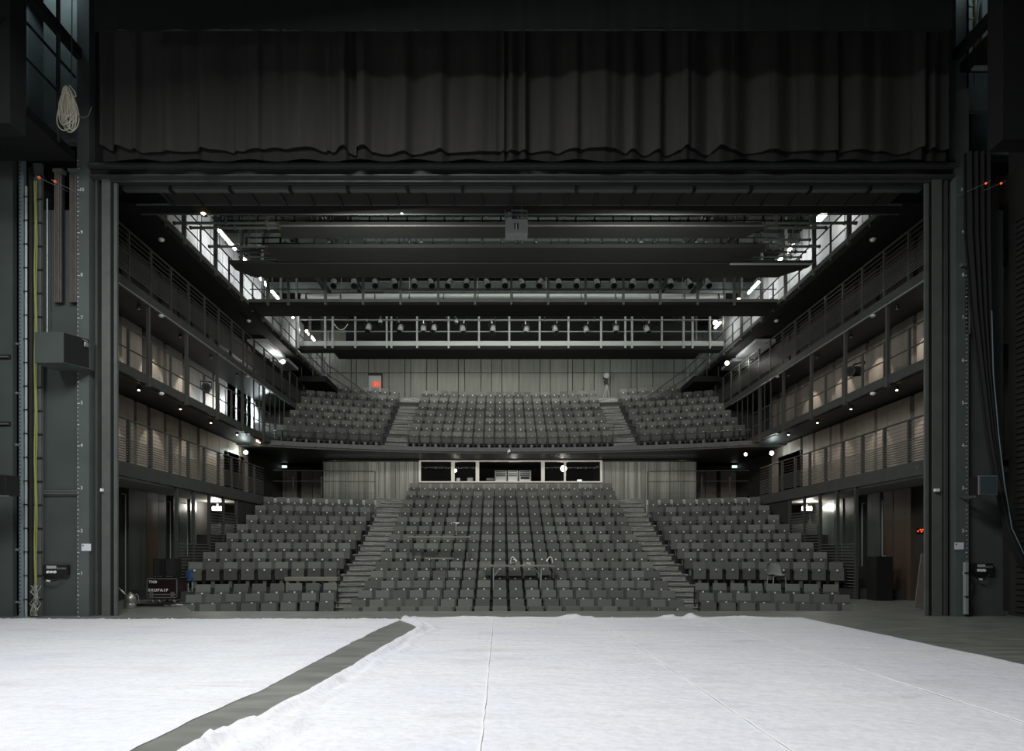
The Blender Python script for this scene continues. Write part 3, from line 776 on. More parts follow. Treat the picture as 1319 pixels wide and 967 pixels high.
# ------------------------------------------------------------------ balcony railing and guards
t = thing('balcony_railing', 'curved dark steel railing along the front edge of the balcony', 'railing', (0, 30.2, 6.62))
def arcpts(x0, x1, n, dy=0, z=0): return [(x0+(x1-x0)*k/n, dy-sag(x0+(x1-x0)*k/n), z) for k in range(n+1)]
zr = P(0, 563.3, 30.2).z-6.62
d = MB(M['rail']); d.path(arcpts(-10.9, 10.9, 40, 0, zr), 0.026); d.build('handrail', t)
d = MB(M['rail'])
for z in (0.22, 0.4, 0.56): d.path(arcpts(-10.9, 10.9, 40, 0, z*zr/0.62), 0.006, 4)
d.build('wire', t)
for px in (358, 402.5, 447, 490.5, 533, 574.5, 616, 658, 699, 740.5, 782, 824, 867, 911.5, 957):
    x = (px-VX)*30.0/FPX+CX; x *= (1-sag(x)/30)
    q = MB(M['steel_d']); q.box(-0.03, 0.03, -0.04, 0.04, -0.22, zr+0.02); q.box(-0.05, 0.05, -0.05, 0.05, -0.22, -0.14)
    o = q.build('post', t); o.location = (x, -sag(x), 0)
# small guards across the aisle feet on the balcony
for s in (-1, 1):
    t = thing('aisle_guard', 'small steel guard at the foot of the %s balcony aisle' % side(s), 'guard', (s*5.6, 30.55-sag(5.6), 6.62))
    for x in (-0.62, 0.62): d = MB(M['rail']); d.box(x-0.02, x+0.02, -0.02, 0.02, 0, 1.1); d.build('post', t)
    d = MB(M['rail']); d.tube((-0.62, 0, 1.1), (0.62, 0, 1.1), 0.02)
    for z in (0.3, 0.5, 0.7, 0.9): d.tube((-0.62, 0, z), (0.62, 0, z), 0.007, 5)
    d.build('handrail', t)
# guard rails behind the side stalls
for s in (-1, 1):
    a = P(483 if s < 0 else 834.5, 607, 29.3); zz = ST[12][1]+0.55
    xe = s*11.2
    t = thing('rear_guard', 'wire guard rail behind the last row of the %s side stalls' % side(s), 'guard', (0, 29.3, zz))
    for x in (a.x, P(414 if s < 0 else 904, 0, 29.3).x, P(377.5 if s < 0 else 940, 0, 29.3).x):
        d = MB(M['rail']); d.box(x-0.02, x+0.02, -0.02, 0.02, 0, a.z-zz if x == a.x else a.z-zz-0.25); d.build('post', t)
    d = MB(M['rail']); d.tube((a.x, 0, a.z-zz), (xe, 0, a.z-zz+0.06), 0.02)
    d.tube((a.x, 0, a.z-zz-0.48), (xe, 0, a.z-zz-0.45), 0.016); d.build('handrail', t)
    d = MB(M['rail'])
    for k in range(8): d.tube((a.x, 0, 0.1+0.08*k), (xe, 0, 0.12+0.08*k), 0.006, 4)
    d.build('wire', t)

# ------------------------------------------------------------------ stage spotlights
def make_spot(label, r=0.14, L=0.42, body='gear'):
    t = thing('stage_spotlight', label, 'spotlight', (0, 0, 0), 0)
    # barrel points along -Y and down
    q = Matrix.Rotation(math.radians(35), 4, 'X')
    b = MB(M[body]); base = MB(M[body]); base.lathe([(r*0.6, L*0.45), (r*0.95, L*0.4), (r, -L*0.1), (r*0.8, -L*0.15), (r*0.8, -L*0.5), (r*0.85, -L*0.55)], (0, 0, 0), 14, 'Y')
    b.merge(base, q); b.build('barrel', t, smooth=True)
    b = MB(M['black']); base = MB(M['black']); base.lathe([(r*0.86, -L*0.5), (r*1.02, -L*0.52), (r*1.02, -L*0.62), (r*0.9, -L*0.62)], (0, 0, 0), 14, 'Y'); b.merge(base, q); b.build('colour_frame', t)
    b = MB(M['lens']); base = MB(M['lens']); base.lathe([(0.01, -L*0.63), (r*0.7, -L*0.625), (r*0.8, -L*0.6)], (0, 0, 0), 14, 'Y'); b.merge(base, q); b.build('lens', t)
    b = MB(M['black'])
    b.bar((-r*1.15, 0, 0), (-r*1.15, 0, r*2.0), 0.02, 0.04); b.bar((r*1.15, 0, 0), (r*1.15, 0, r*2.0), 0.02, 0.04)
    b.bar((-r*1.15, 0, r*2.0), (r*1.15, 0, r*2.0), 0.04, 0.02); b.build('yoke', t)
    b = MB(M['alu']); b.box(-0.02, 0.02, -0.03, 0.03, r*2.0, r*2.0+0.14); b.build('clamp', t)
    return t
proto = None
rr = random.Random(5)
def place_spot(px, py, Y, label, scale=1.0, rz=None, rx=0.0, group=None, own=None):
    global proto
    if own: o = make_spot(label, body=own)
    elif proto is None: proto = make_spot(label); o = proto
    else: o = copy_tree(proto)
    o.location = P(px, py, Y); o.rotation_euler = (rx, 0, rz if rz is not None else rr.uniform(-0.5, 0.5)); o.scale = (scale,)*3
    o['label'] = label
    if group: o['group'] = group
    elif 'group' in o: del o['group']
    return o
xs1 = [430, 456, 483, 508, 533.5, 555, 579, 601, 627, 650, 672, 696, 719.5, 743, 769, 790, 815, 838.5, 863.5, 887, 911]
for n, px in enumerate(xs1):
    lab = 'stage spotlight hung on the near bridge, %s' % ('%s from the left end' % ordn(n+1) if n < 11 else '%s from the right end' % ordn(21-n))
    place_spot(px, 364.5, 24.45, lab, 0.86, rx=0.3, group='spotlights on the near bridge')
xs2 = [(475, 422), (490, 414), (516, 423), (545.5, 424), (559, 423), (588, 414), (596, 424), (635, 424), (678, 425), (715, 424), (755, 425), (793.5, 424), (833, 424)]
for n, (px, py) in enumerate(xs2):
    lab = 'pale stage spotlight on the far bridge, %s' % ('%s from the left end' % ordn(n+1) if n < 7 else '%s from the right end' % ordn(13-n))
    place_spot(px, py, 30.5, lab, 1.0 if py > 418 else 0.7, rx=0.5, group='spotlights on the far bridge')
place_spot(265.5, 500, 21.9, 'black stage spotlight clamped to the middle left gallery railing', 1.1, rz=0.45, rx=-0.5, own='steel')
place_spot(1103, 478, 20.0, 'large black stage spotlight clamped to the middle right gallery railing', 1.15, rz=-1.1, rx=-0.5, own='steel_d')

# ------------------------------------------------------------------ bridges
def bridge(Y, z0, z1, label, posts, rails, toe, name='lighting_bridge', dy=1.5):
    t = thing(name, label, 'bridge', (0, Y, z0))
    d = MB(M['black2']); d.box(-10.55, 10.55, 0, dy, 0, z1-z0); d.build('deck', t)
    d = MB(toe[2]); d.box(-10.55, 10.55, -0.05, 0.0, toe[0]-z0, toe[1]-z0); d.build('toe_board', t)
    for z, r, m in rails:
        d = MB(m); d.tube((-10.5, -0.02, z-z0), (10.5, -0.02, z-z0), r); d.build('rail', t)
    for px in posts:
        d = MB(M['rail_l'] if Y > 28 else M['steel_l']); x = P(px, 0, Y).x; d.box(-0.045, 0.045, -0.05, 0.05, -0.02, rails[0][0]-z0+0.1)
        o = d.build('post', t); o.location = (x, -0.05, toe[0]-z0-0.1)
    return t
t = bridge(24.8, 11.4, 11.5, 'near black lighting bridge crossing the hall under the dark ceiling panels', [345.5, 372, 419.7, 468, 516.4, 564.6, 612, 658.5, 706, 754, 802.6, 850, 898, 945],
           [(12.55, 0.024, M['steel_l']), (12.02, 0.024, M['steel_l'])], (11.5, 11.62, M['steel_l']), dy=1.2)
t2 = bridge(30.8, 11.6, 11.77, 'far black lighting bridge with pale railing in front of the upper back wall', [385, 419.3, 429, 458, 498.5, 504.5, 537.5, 578, 617, 656, 695, 732, 774, 805, 813.7, 852, 880, 891.6, 914],
            [(13.06, 0.03, M['rail_l']), (12.48, 0.03, M['rail_l'])], (11.77, 12.0, M['rail_l']), dy=0.6)
d = MB(M['black2']); d.box(-8.9, 9.6, 0.6, 1.55, 0.0, 0.16); o = d.build('lower_beam', t2)
d = MB(M['black2']); d.box(-8.6, 9.7, 32.6, 32.8, 11.8, 15.1); struct(d, 'partition_shade_sheet')  # black sheet added to darken the space behind the far bridge
cb = MB(M['white']); cb.path([P(430.5+i*1.6, 417+ (4*(i/5.5)*(2-i/5.5))*1.9, 30.9) for i in range(12)], 0.02, 5)
tag(cb.build('hanging_cable'), 'white cable hanging in a loop on the far bridge railing', 'cable')
# duct behind the near bridge
t = thing('ventilation_duct', 'long pale round duct behind the near bridge', 'duct', (0, 27.3, 12.62))
d = MB(M['rail_l']); d.lathe([(0.26, -9.2), (0.26, 9.2)], (0, 0, 0), 24, 'X'); d.build('tube', t, smooth=True)
d = MB(M['steel'])
for k in range(13): d.lathe([(0.275, -9+1.5*k), (0.275, -8.96+1.5*k)], (0, 0, 0), 20, 'X')
d.build('collar', t)
for x in (-7.5, -4.5, -1.5, 1.5, 4.5, 7.5): d = MB(M['steel']); d.tube((x, 0, 0.2), (x, 0, 15.2-12.62), 0.015, 6); d.build('hanger', t)
light('AREA', (0, 25.2, 13.0), 45, (0.9, 1.0, 0.97), (0, 25.6, 15), 15, 0.4)  # added upward fill to lift the roof, no lamp hangs here
light('AREA', (0, 23.7, 14.3), 60, (0.9, 1.0, 0.97), (0, 24.6, 12.0), 16, 0.2)  # added fill for the spotlight tops on the near bridge
light('AREA', (0, 25.9, 14.3), 30, (0.9, 1.0, 0.97), (0, 27.2, 12.6), 16, 0.2)  # added fill that brightens the duct

# black front box of the ceiling and horizontal ceiling panels
d = MB(M['black2']); d.box(-12.4, 12.4, 16.9, 17.4, 11.0, 15.2); struct(d, 'ceiling_bulkhead')
def cpanel(poly, z, label):
    d = MB(M['acoustic']); d.prism(poly, z, z+0.12)
    tag(d.build('ceiling_panel'), label, 'ceiling panel')
zc = 11.47
cpanel([(-7.33, 18.96), (7.62, 18.96), (7.25, 19.68), (-7.45, 19.68)], zc, 'nearest and shortest of the three dark floating ceiling panels')
cpanel([(-8.25, 20.3), (8.18, 20.3), (7.9, 21.28), (-8.1, 21.28)], zc, 'middle one of the three dark floating ceiling panels')
cpanel([(-9.85, 21.42), (10.25, 21.42), (10.25, 21.7), (9.5, 22.5), (-9.4, 22.5), (-9.85, 21.9)], zc, 'farthest and widest of the three dark floating ceiling panels')
pe = MB(M['rail_l']); pe.box(P(940, 0, 21.38).x, P(1046, 0, 21.38).x, 21.36, 21.40, ZP(341.5, 21.4), ZP(339.4, 21.4))  # pale colour paints the light caught by the panel's edge
tag(pe.build('panel_lit_edge_strip'), 'pale strip of painted light along the right front edge of the farthest ceiling panel', 'strip')

def bar_pipe(pxa, pxb, py, Y, r, m, label, rods=True, caps=True, posts=None):
    a = P(pxa, py, Y); b = P(pxb, py, Y)
    t = thing('lighting_bar', label, 'pipe', (0, Y, a.z))
    d = MB(m); d.tube((a.x, 0, 0), (b.x, 0, 0), r, 8); d.build('pipe', t)
    if caps:
        d = MB(M['brown']); d.tube((a.x-0.06, 0, 0), (a.x, 0, 0), r*1.3, 8); d.build('end_cap', t); d = MB(M['brown']); d.tube((b.x, 0, 0), (b.x+0.06, 0, 0), r*1.3, 8); d.build('end_cap', t)
    if rods:
        n = max(2, int((b.x-a.x)/2.4))
        for k in range(n+1):
            d = MB(M['steel_l']); x = a.x+0.3+(b.x-a.x-0.6)*k/n; d.tube((x, 0, 0), (x, 0, 15.2-a.z), 0.012, 5); d.box(x-0.035, x+0.035, -0.045, 0.045, -0.045, 0.045)
            d.build('hanging_rod', t)
bar_pipe(176, 1162, 263.4, 16.83, 0.025, M['steel_l'], 'thin pipe right behind the ribbed ceiling panel, topmost of the front pipes', False, False)
bar_pipe(182, 1160, 272.6, 17.43, 0.022, M['steel_l'], 'front pipe just above the opening to the lit catwalks', False, False)
bar_pipe(182, 1158, 276, 17.43, 0.022, M['steel_l'], 'front pipe right at the edge of the opening to the lit catwalks', False, False)
bar_pipe(226, 356, 287.3, 18.4, 0.042, M['pipe'], 'grey lighting bar ending over the lit left catwalk wall, topmost of the left ones')
bar_pipe(985, 1101, 287.3, 18.4, 0.042, M['pipe'], 'grey lighting bar ending over the lit right catwalk wall, topmost of the right ones')
bar_pipe(247, 358, 293.3, 18.8, 0.042, M['pipe'], 'grey lighting bar just below the topmost one on the left')
bar_pipe(988, 1062, 293.3, 18.8, 0.042, M['pipe'], 'grey lighting bar just below the topmost one on the right')
bar_pipe(345, 1000, 290.6, 18.9, 0.03, M['steel_l'], 'pipe along the front edge of the nearest ceiling panel', False, False)
bar_pipe(271, 342, 317.4, 20.1, 0.042, M['pipe'], 'grey lighting bar left of the middle ceiling panel')
bar_pipe(990, 1054, 317.4, 20.1, 0.042, M['pipe'], 'grey lighting bar right of the middle ceiling panel')
bar_pipe(975, 1042, 308.8, 20.0, 0.035, M['pipe'], 'grey lighting bar in the gap right of the nearest ceiling panel')
bar_pipe(308, 1036, 324.5, 21.2, 0.035, M['pipe'], 'grey lighting bar passing above the farthest ceiling panel')
bar_pipe(310, 1030, 331, 21.3, 0.03, M['pipe'], 'lowest grey lighting bar above the farthest ceiling panel')
bar_pipe(400, 930, 352.2, 24.45, 0.025, M['pipe'], 'lighting bar carrying the spotlights of the near bridge')
bar_pipe(440, 900, 412.6, 30.5, 0.022, M['pipe'], 'lighting bar carrying the spotlights of the far bridge')
def truss(Y, ya, yb, step, label, xa=-10.4, xb=10.4):
    t = thing('roof_truss', label, 'truss', (0, Y, ZP(yb, Y)))
    h = ZP(ya, Y)-ZP(yb, Y); d = MB(M['steel_d'])
    for z in (0, h*0.45, h): d.box(xa, xb, -0.03, 0.03, z-0.022, z+0.022)
    d.build('chord', t)
    x = xa
    while x < xb:
        d = MB(M['steel_d']); d.box(x-0.03, x+0.03, -0.03, 0.03, 0, h); d.build('upright', t); x += step
    q = random.Random(int(Y))
    for k in range(30):
        d = MB(M['rail_l']); x = q.uniform(xa, xb); d.tube((x, 0.06, -0.1), (x, 0.06, h), 0.018, 5)
        if q.random() < 0.5: d.box(x-0.06, x+0.06, 0.04, 0.12, h*0.3, h*0.7)
        d.build('hook', t)
truss(21.9, 277.5, 290, 0.66, 'dark steel roof truss above the nearest ceiling panel')
truss(24.2, 306, 320, 0.66, 'dark steel roof truss seen between the nearest and middle ceiling panels')
truss(27.6, 330, 342, 0.8, 'dark steel roof truss seen between the middle and farthest ceiling panels')
# soffit sheets above the bridges that catch the tube light
d = MB(M['catgrey'])
for k in range(12):
    y = 23.0+1.15*k; d.box(-6.5+0.15*(k % 3), 8.0-0.2*(k % 2), y, y+0.7, 14.55, 14.6)
tag(d.build('roof_sheets'), 'grey green roof sheets seen through gaps between the ceiling panels', 'roof sheet')
# long diagonal roof girders
for n, (x, z) in enumerate(((-8.6, 13.6), (-7.2, 13.9), (8.6, 13.6), (7.2, 13.9))):
    g_ = MB(M['steel']); g_.box(x-0.08, x+0.08, 18, 36, z, z+0.05); g_.box(x-0.02, x+0.02, 18, 36, z, z+0.28); g_.box(x-0.08, x+0.08, 18, 36, z+0.26, z+0.3)
    tag(g_.build('roof_girder', origin=(x, 18, z)), 'long steel girder running away from the stage, %s on the %s' % ('outer' if abs(x) > 8 else 'inner', side(x)), 'girder')

# equipment box hanging in the centre
c = P(665.5, 290, 16.5); u = 16.5/FPX
t = thing('hanging_equipment_box', 'grey metal box with open rack of cables hanging at the centre of the ceiling', 'equipment box', c)
d = MB(M['gear']); d.box(-14.2*u, 14.2*u, -0.02, 0.35, -10.5*u, 7.5*u); d.build('front_plate', t, bevel=0.008)
d = MB(M['black']); d.box(-3.0*u, 2.0*u, -0.03, -0.015, -6.0*u, 2.0*u); d.use(M['white']); d.box(-1.2*u, 0.3*u, -0.04, -0.028, -6.0*u, 1.5*u); d.build('slot', t)
d = MB(M['alu'])
for x in (-15, -6.5, 6.8, 13.6): d.box((x-0.5)*u, (x+0.6)*u, 0.02, 0.06, 7*u, 20*u)
for z in (8.2, 14, 19.5): d.box(-6.5*u, 13.6*u, 0.02, 0.06, z*u, (z+1.0)*u)
d.build('rack_frame', t)
d = MB(M['gear'])
for k in range(3): d.path([((-14+6.5*q/8)*u, 0.1, (9+k*1.5+7*math.sin(PI*q/8*0.5+k*0.3))*u) for q in range(9)], 0.012, 5)
d.build('cable', t)
d = MB(M['blue']); d.box(-5.5*u, 1*u, 0.1, 0.3, 9*u, 13*u); d.box(-6*u, -2*u, 0.1, 0.3, 16*u, 19*u); d.build('connector_block', t)
for x in (-6, 6.8):
    d = MB(M['steel_l']); d.tube((x*u, 0.04, 19*u), (x*u, 0.04, zs-c.z), 0.012); d.build('hanging_wire', t)
# pairs of small hooks on the ceiling
# platforms at the far end under the catwalks
for s in (-1, 1):
    xa, xb = sorted((s*9.6, s*11.0)); t = MB(M['black2']); t.box(xa, xb, 32.4, 35.2, 10.45, 10.75)
    t.use(M['steel']); t.bar((s*10.0, 33, 11.2), (s*7.9, 33.6, 9.9), 0.05); t.bar((s*9.5, 33, 11.4), (s*7.4, 33.6, 9.9), 0.05)
    for x in (9.7, 10.3, 10.9): t.box(s*x-0.02, s*x+0.02, 32.45, 32.5, 10.7, 11.7)
    t.tube((s*9.6, 32.47, 11.7), (s*11, 32.47, 11.7), 0.02)
    tag(t.build('stair_landing', origin=(s*10, 32.5, 10.45)), 'black steel stair landing under the %s end of the far bridge' % side(s), 'landing')
    d = MB(M['catwhite'])
    d.box(min(s*11.1, s*12.0), max(s*11.1, s*12.0), 28.2, 30.6, 11.08, 11.225)
    d.box(min(s*11.1, s*12.0), max(s*11.1, s*12.0), 31.0, 32.6, 11.08, 11.225)
    tag(d.build('reflector_sheet'), 'pale sheet over the bright round lamp above the top %s gallery' % side(s), 'sheet')

# ------------------------------------------------------------------ white floor cloths
def cloth(name, left, right, yfar, ynear, label, seams=(), fold=None, seed=1):
    # left / right: functions of y giving the x of each border
    nx, ny = 150, 190
    mb = MB(M['cloth']); vs = []; fs = []
    for j in range(ny+1):
        t = j/ny; y = yfar+(ynear-yfar)*t
        xl, xr = left(y), right(y)
        for i in range(nx+1):
            u_ = i/nx; x = xl+(xr-xl)*u_
            yy = y
            z = 0.012+0.006*(noise.noise(Vector((x*0.5, y*1.2, seed)))+1)+0.004*(noise.noise(Vector((x*2.1, y*3.3, seed+5)))+1)
            # long soft creases
            z += 0.012*max(0, noise.noise(Vector((x*0.35+y*0.25, (y-0.35*x)*1.9, seed+9)))-0.25)
            # crumpled borders
            dl = x-xl; df = yfar-y
            if fold: 
                z += fold(x, y, dl, df)
            if df < 0.03: yy += 0.05*noise.noise(Vector((x*3, seed, 0)))+0.04*noise.noise(Vector((x*11, seed, 0)))
            e = min(dl, xr-x, df)
            if e < 0.02: z = min(z, 0.006)
            vs.append((x, yy, z))
    for j in range(ny):
        for i in range(nx):
            a = j*(nx+1)+i; fs.append((a, a+1, a+nx+2, a+nx+1))
    mb.add(vs, fs)
    o = mb.build(name, smooth=True); tag(o, label, 'floor cloth')
    for x in seams:
        sm = MB(M['white'])
        sm.path([(x+0.012*noise.noise(Vector((q*0.7, x, 3))), ynear+0.3+(yfar-ynear-0.4)*q/60, 0.030) for q in range(61)], 0.006, 5)
        sm.build('seam', o)
    return o
def interp(pts):
    def f(y):
        if y >= pts[0][0]: return pts[0][1]
        for (a, xa), (b, xb) in zip(pts[:-1], pts[1:]):
            if y >= b: return xb+(xa-xb)*(y-b)/(a-b)
        return pts[-1][1]
    return f
jl = lambda y: 0.035*noise.noise(Vector((y*1.7, 4, 0)))+0.02*noise.noise(Vector((y*6, 9, 0)))
lb = interp([(13.84, -2.72), (12.0, -2.9), (8.9, -3.03), (6.7, -3.10), (5.5, -3.25), (4.6, -3.30), (0, -3.4)])
rb = interp([(14.15, -2.78), (13.6, -2.72), (13.0, -2.42), (12.4, -2.2), (11.9, -2.16), (10.2, -2.32), (8.6, -2.44), (6.6, -2.56), (5.2, -2.74), (4.6, -2.82), (0, -3.0)])
def fold_r(x, y, dl, df):
    z = 0.0
    if dl < 0.9:
        a = max(0, noise.noise(Vector((y*1.1, 2.2, 0)))+0.25)
        z += (0.05+0.09*a)*math.exp(-((dl-0.10-0.10*a)/0.07)**2)
        z += 0.03*math.exp(-((dl-0.34-0.12*noise.noise(Vector((y*0.9, 7, 0))))/0.05)**2)
    if y < 5.3 and dl < 0.55: z += 0.10*abs(noise.noise(Vector((x*6, y*6, 1))))+0.03
    if df < 0.9:
        for cx, w, h in ((-1.2, 0.5, 0.05), (1.1, 0.28, 0.09), (3.3, 0.22, 0.08), (3.8, 0.16, 0.12), (4.9, 0.6, 0.05)):
            z += h*math.exp(-((x-cx)/w)**2)*math.exp(-((df-0.12)/0.14)**2)*(0.6+0.8*abs(noise.noise(Vector((x*9, y*9, 2)))))
        if x < 1.6: z += 0.05*abs(noise.noise(Vector((x*2.3+y*2, y*4.5, 8))))*math.exp(-df/0.5)
    return z
def fold_l(x, y, dl, df):
    z = 0.0
    dr = lb(y)-x
    z += 0.02*math.exp(-((dr-0.12)/0.08)**2)*abs(noise.noise(Vector((y*2.3, 0, 0))))
    z += 0.020*math.exp(-((dr-0.9-0.25*(13-y)*0.5)/0.10)**2)
    z += 0.016*math.exp(-((dr-1.15-0.25*(13-y)*0.5)/0.06)**2)
    if df < 0.1: z += 0.03*abs(noise.noise(Vector((x*7, 3, 3))))
    return z
cloth('floor_cloth', lambda y: -16.0, lambda y: lb(y)+jl(y), 13.88, 1.0, 'white floor cloth covering the stage left of the bare grey strip', fold=fold_l, seed=2)
cloth('floor_cloth', lambda y: rb(y)+jl(y+3), lambda y: 6.38+0.015*noise.noise(Vector((y, 0, 5))), 14.2, 1.0, 'large white floor cloth with long seams, right of the bare grey strip', seams=(-0.68, 1.6, 3.95), fold=fold_r, seed=4)
# crumpled sticky tape bits along the far border
tp = MB(M['white']); q = random.Random(3)
for k in range(60):
    x = q.uniform(-11.8, 6.2); y = 13.95 if x < -2.7 else 14.24
    if -2.7 < x < -2.0: continue
    r = q.uniform(0.01, 0.03); tp.lathe([(r*0.4, 0), (r, r*0.4), (r*0.3, r*0.9)], (x, y, 0.0), 5)
tag(tp.build('tape_scraps'), 'row of crumpled white tape scraps along the far edge of the floor cloths', 'tape', kind='stuff')

# ------------------------------------------------------------------ theatre seats
def seat_meshes(mb_back, mb_seat, mb_plate, mb_side, mb_foot, far=False):
    # seat stands at the origin and faces -Y
    q = Matrix.Translation((0, 0.06, 0.42)) @ Matrix.Rotation(math.radians(-8), 4, 'X')
    mb_back.box(-0.214, 0.214, 0.0, 0.055, 0.0, 0.445, q)
    q2 = Matrix.Translation((0, -0.02, 0.24)) @ Matrix.Rotation(math.radians(-5), 4, 'X')
    mb_seat.box(-0.212, 0.212, -0.06, 0.02, 0.0, 0.40, q2)
    mb_plate.lathe([(0.030, -0.006), (0.030, 0.0)], (0, -0.105, 0.588), 8, 'Y')
    for x in (-0.25, 0.25):
        mb_side.box(x-0.014, x+0.014, -0.05, 0.13, 0.0, 0.56); mb_side.box(x-0.02, x+0.02, -0.14, 0.12, 0.555, 0.585)
    mb_side.box(-0.25, 0.25, 0.02, 0.05, 0.18, 0.22)
    mb_foot.box(-0.06, 0.06, -0.03, 0.03, 0.0, 0.24)
BEV = 0.012
def make_seat(label):
    t = thing('theatre_seat', label, 'theatre seat', (0, 0, 0))
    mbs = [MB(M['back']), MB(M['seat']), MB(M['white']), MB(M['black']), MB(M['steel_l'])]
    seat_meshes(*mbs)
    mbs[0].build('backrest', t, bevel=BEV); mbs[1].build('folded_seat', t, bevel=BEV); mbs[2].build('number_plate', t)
    mbs[3].build('side_frame', t); mbs[4].build('foot', t)
    return t
spots = []      # (y sort, loc, angle, label, group)
PITCH = 0.53
def row_label(i, n, block): return 'dark grey folded seat, %s from the left in %s row of %s' % (ordn(n), ordn(i), block)
for i, (Y, Z) in enumerate(ST):
    for k in range(19):
        x = (k-9)*PITCH
        spots.append((Y-sag(x), (x, Y-sag(x), Z), math.asin(x/R_ROW), row_label(i+1, k+1, 'the centre stalls'), 'seats of the centre stalls'))
for s in (-1, 1):
    blk = 'the %s side stalls' % side(s)
    for j, i in enumerate((1, 2, 3, 5, 6, 7, 8, 9, 10, 11, 12)):
        Y, Z = ST[i]; n = 8 if i < 4 else 9
        inner = {1: 5.72, 2: 5.95, 3: 6.1}.get(i, 6.55)
        for k in range(n):
            aa = inner/R_ROW+k*0.545/R_ROW
            x = s*R_ROW*math.sin(aa); num = n-k if s < 0 else k+1
            yy = Y-sag(x)
            if i == 5: yy -= 0.1
            spots.append((yy, (x, yy, Z-(0.06 if i < 4 else 0)), s*aa, row_label(j+1, num, blk), 'seats of '+blk))
spots.sort(key=lambda a: a[0])
near, far_ = spots[:300], spots[300:]
sp0 = None
chair_at = P(1004, 738, 20.6)
for (yy, loc, ang, lab, grp) in near:
    if sp0 is None: sp0 = make_seat(lab); o = sp0
    else: o = copy_tree(sp0)
    o.location = loc; o.rotation_euler = (0, 0, -ang); o['label'] = lab; o['group'] = grp
balc = []
for i, (Y, Z) in enumerate(BA):
    for k in range(19):
        x = (k-9)*PITCH; balc.append((x, Y-sag(x), Z, math.asin(x/R_ROW)))
    for s in (-1, 1):
        for k in range(9):
            aa = 6.6/R_ROW+k*0.545/R_ROW; x = s*R_ROW*math.sin(aa); balc.append((x, Y-sag(x), Z, s*aa))
rest = [(l[0], l[1], l[2], a) for (_, l, a, _, _) in far_]+balc
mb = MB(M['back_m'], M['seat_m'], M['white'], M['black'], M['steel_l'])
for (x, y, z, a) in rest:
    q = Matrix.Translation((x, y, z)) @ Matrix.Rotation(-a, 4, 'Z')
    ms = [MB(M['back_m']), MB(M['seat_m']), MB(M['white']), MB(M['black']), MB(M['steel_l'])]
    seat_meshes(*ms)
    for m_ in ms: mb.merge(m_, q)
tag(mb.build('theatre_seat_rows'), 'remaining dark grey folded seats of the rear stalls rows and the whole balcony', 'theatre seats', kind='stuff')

# ------------------------------------------------------------------ stage side, left wing
d = MB(M['greenwall'])
XA = P(16.5, 0, 14.5).x
d.box(-15.5, XA, 14.5, 14.62, 0, P(0, 205, 14.5).z)
d.use(M['black2'])
for py in (460, 546): zz = P(0, py, 14.5).z; d.box(-15.5, XA-0.04, 14.485, 14.5, zz-0.055, zz+0.055)
d.use(M['steel_l'])
for py in (460, 546): zz = P(0, py, 14.5).z; d.box(-15.5, XA-0.07, 14.44, 14.485, zz-0.02, zz+0.015)
d.use(M['black2']); d.box(XA-.3, XP(53), 14.95, 15.1, 0, 10.2)
struct(d, 'wall_wing_left')
d = MB(M['black2']); d.box(-15.5, P(33, 0, 12.6).x, 12.2, 12.6, P(0, 176, 12.6).z, 17)
struct(d, 'wall_masking_left')
d = MB(M['black2']); d.box(P(1272, 0, 12.9).x, 16.5, 12.5, 12.9, P(0, 196, 12.9).z, 17)
struct(d, 'wall_masking_right')
# upper lit walls behind the proscenium towers
d = MB(M['catgrey']); d.box(XP(56, 15.3), XP(104, 15.3), 15.3, 15.45, 11.6, 17.5)
d.box(XP(1228, 15.3), XP(1275, 15.3), 15.3, 15.45, 12.4, 17.5)
struct(d, 'wall_upper_tower')
light('POINT', (-11.4, 14.3, 15.6), 42, (0.72, 0.93, 1.0), size=0.2)
light('POINT', (10.9, 14.2, 15.6), 26, (0.75, 0.95, 1.0), size=0.2)
# fly galleries
for s in (-1, 1):
    pxe = 104 if s < 0 else 1229; Yg = 14.5; X = P(pxe, 0, Yg).x+s*0.1
    z0 = P(0, 209 if s < 0 else 104, Yg).z if s < 0 else P(0, 96, Yg).z
    t = thing('fly_gallery', 'black steel fly gallery with sloping girder at the upper %s edge of the stage' % side(s), 'gallery', (X, 12.7, z0))
    d = MB(M['black']); xa, xb = sorted((0, s*3.2)); d.box(xa, xb, 0, 1.75, 0, 0.22); d.build('deck', t)
    d = MB(M['black2']); zz = 13.2-z0
    d.box(-0.07, 0.07, -1.7, 1.9, zz-0.12, zz+0.12) if s < 0 else d.box(-0.07, 0.07, -1.7, 1.9, 13.15-z0-0.1, 13.15-z0+0.12)
    d.build('girder', t)
    if s < 0:
        d = MB(M['black']); d.tube((0, -0.9, 1.95), (0, 1.75, 1.95), 0.03); d.tube((0, -0.9, 1.2), (0, 1.75, 1.2), 0.025); d.build('handrail', t)
        for y in (0.2, 1.2):
            d = MB(M['steel']); d.box(-0.03, 0.03, y-0.03, y+0.03, 0.1, 6.0); d.build('post', t)
    else:
        d = MB(M['rail_l'])
        for z in (0.05,): d.box(0.15, 1.2, 1.5, 1.6, z-0.12, z-0.07)
        d.build('edge_strip', t)
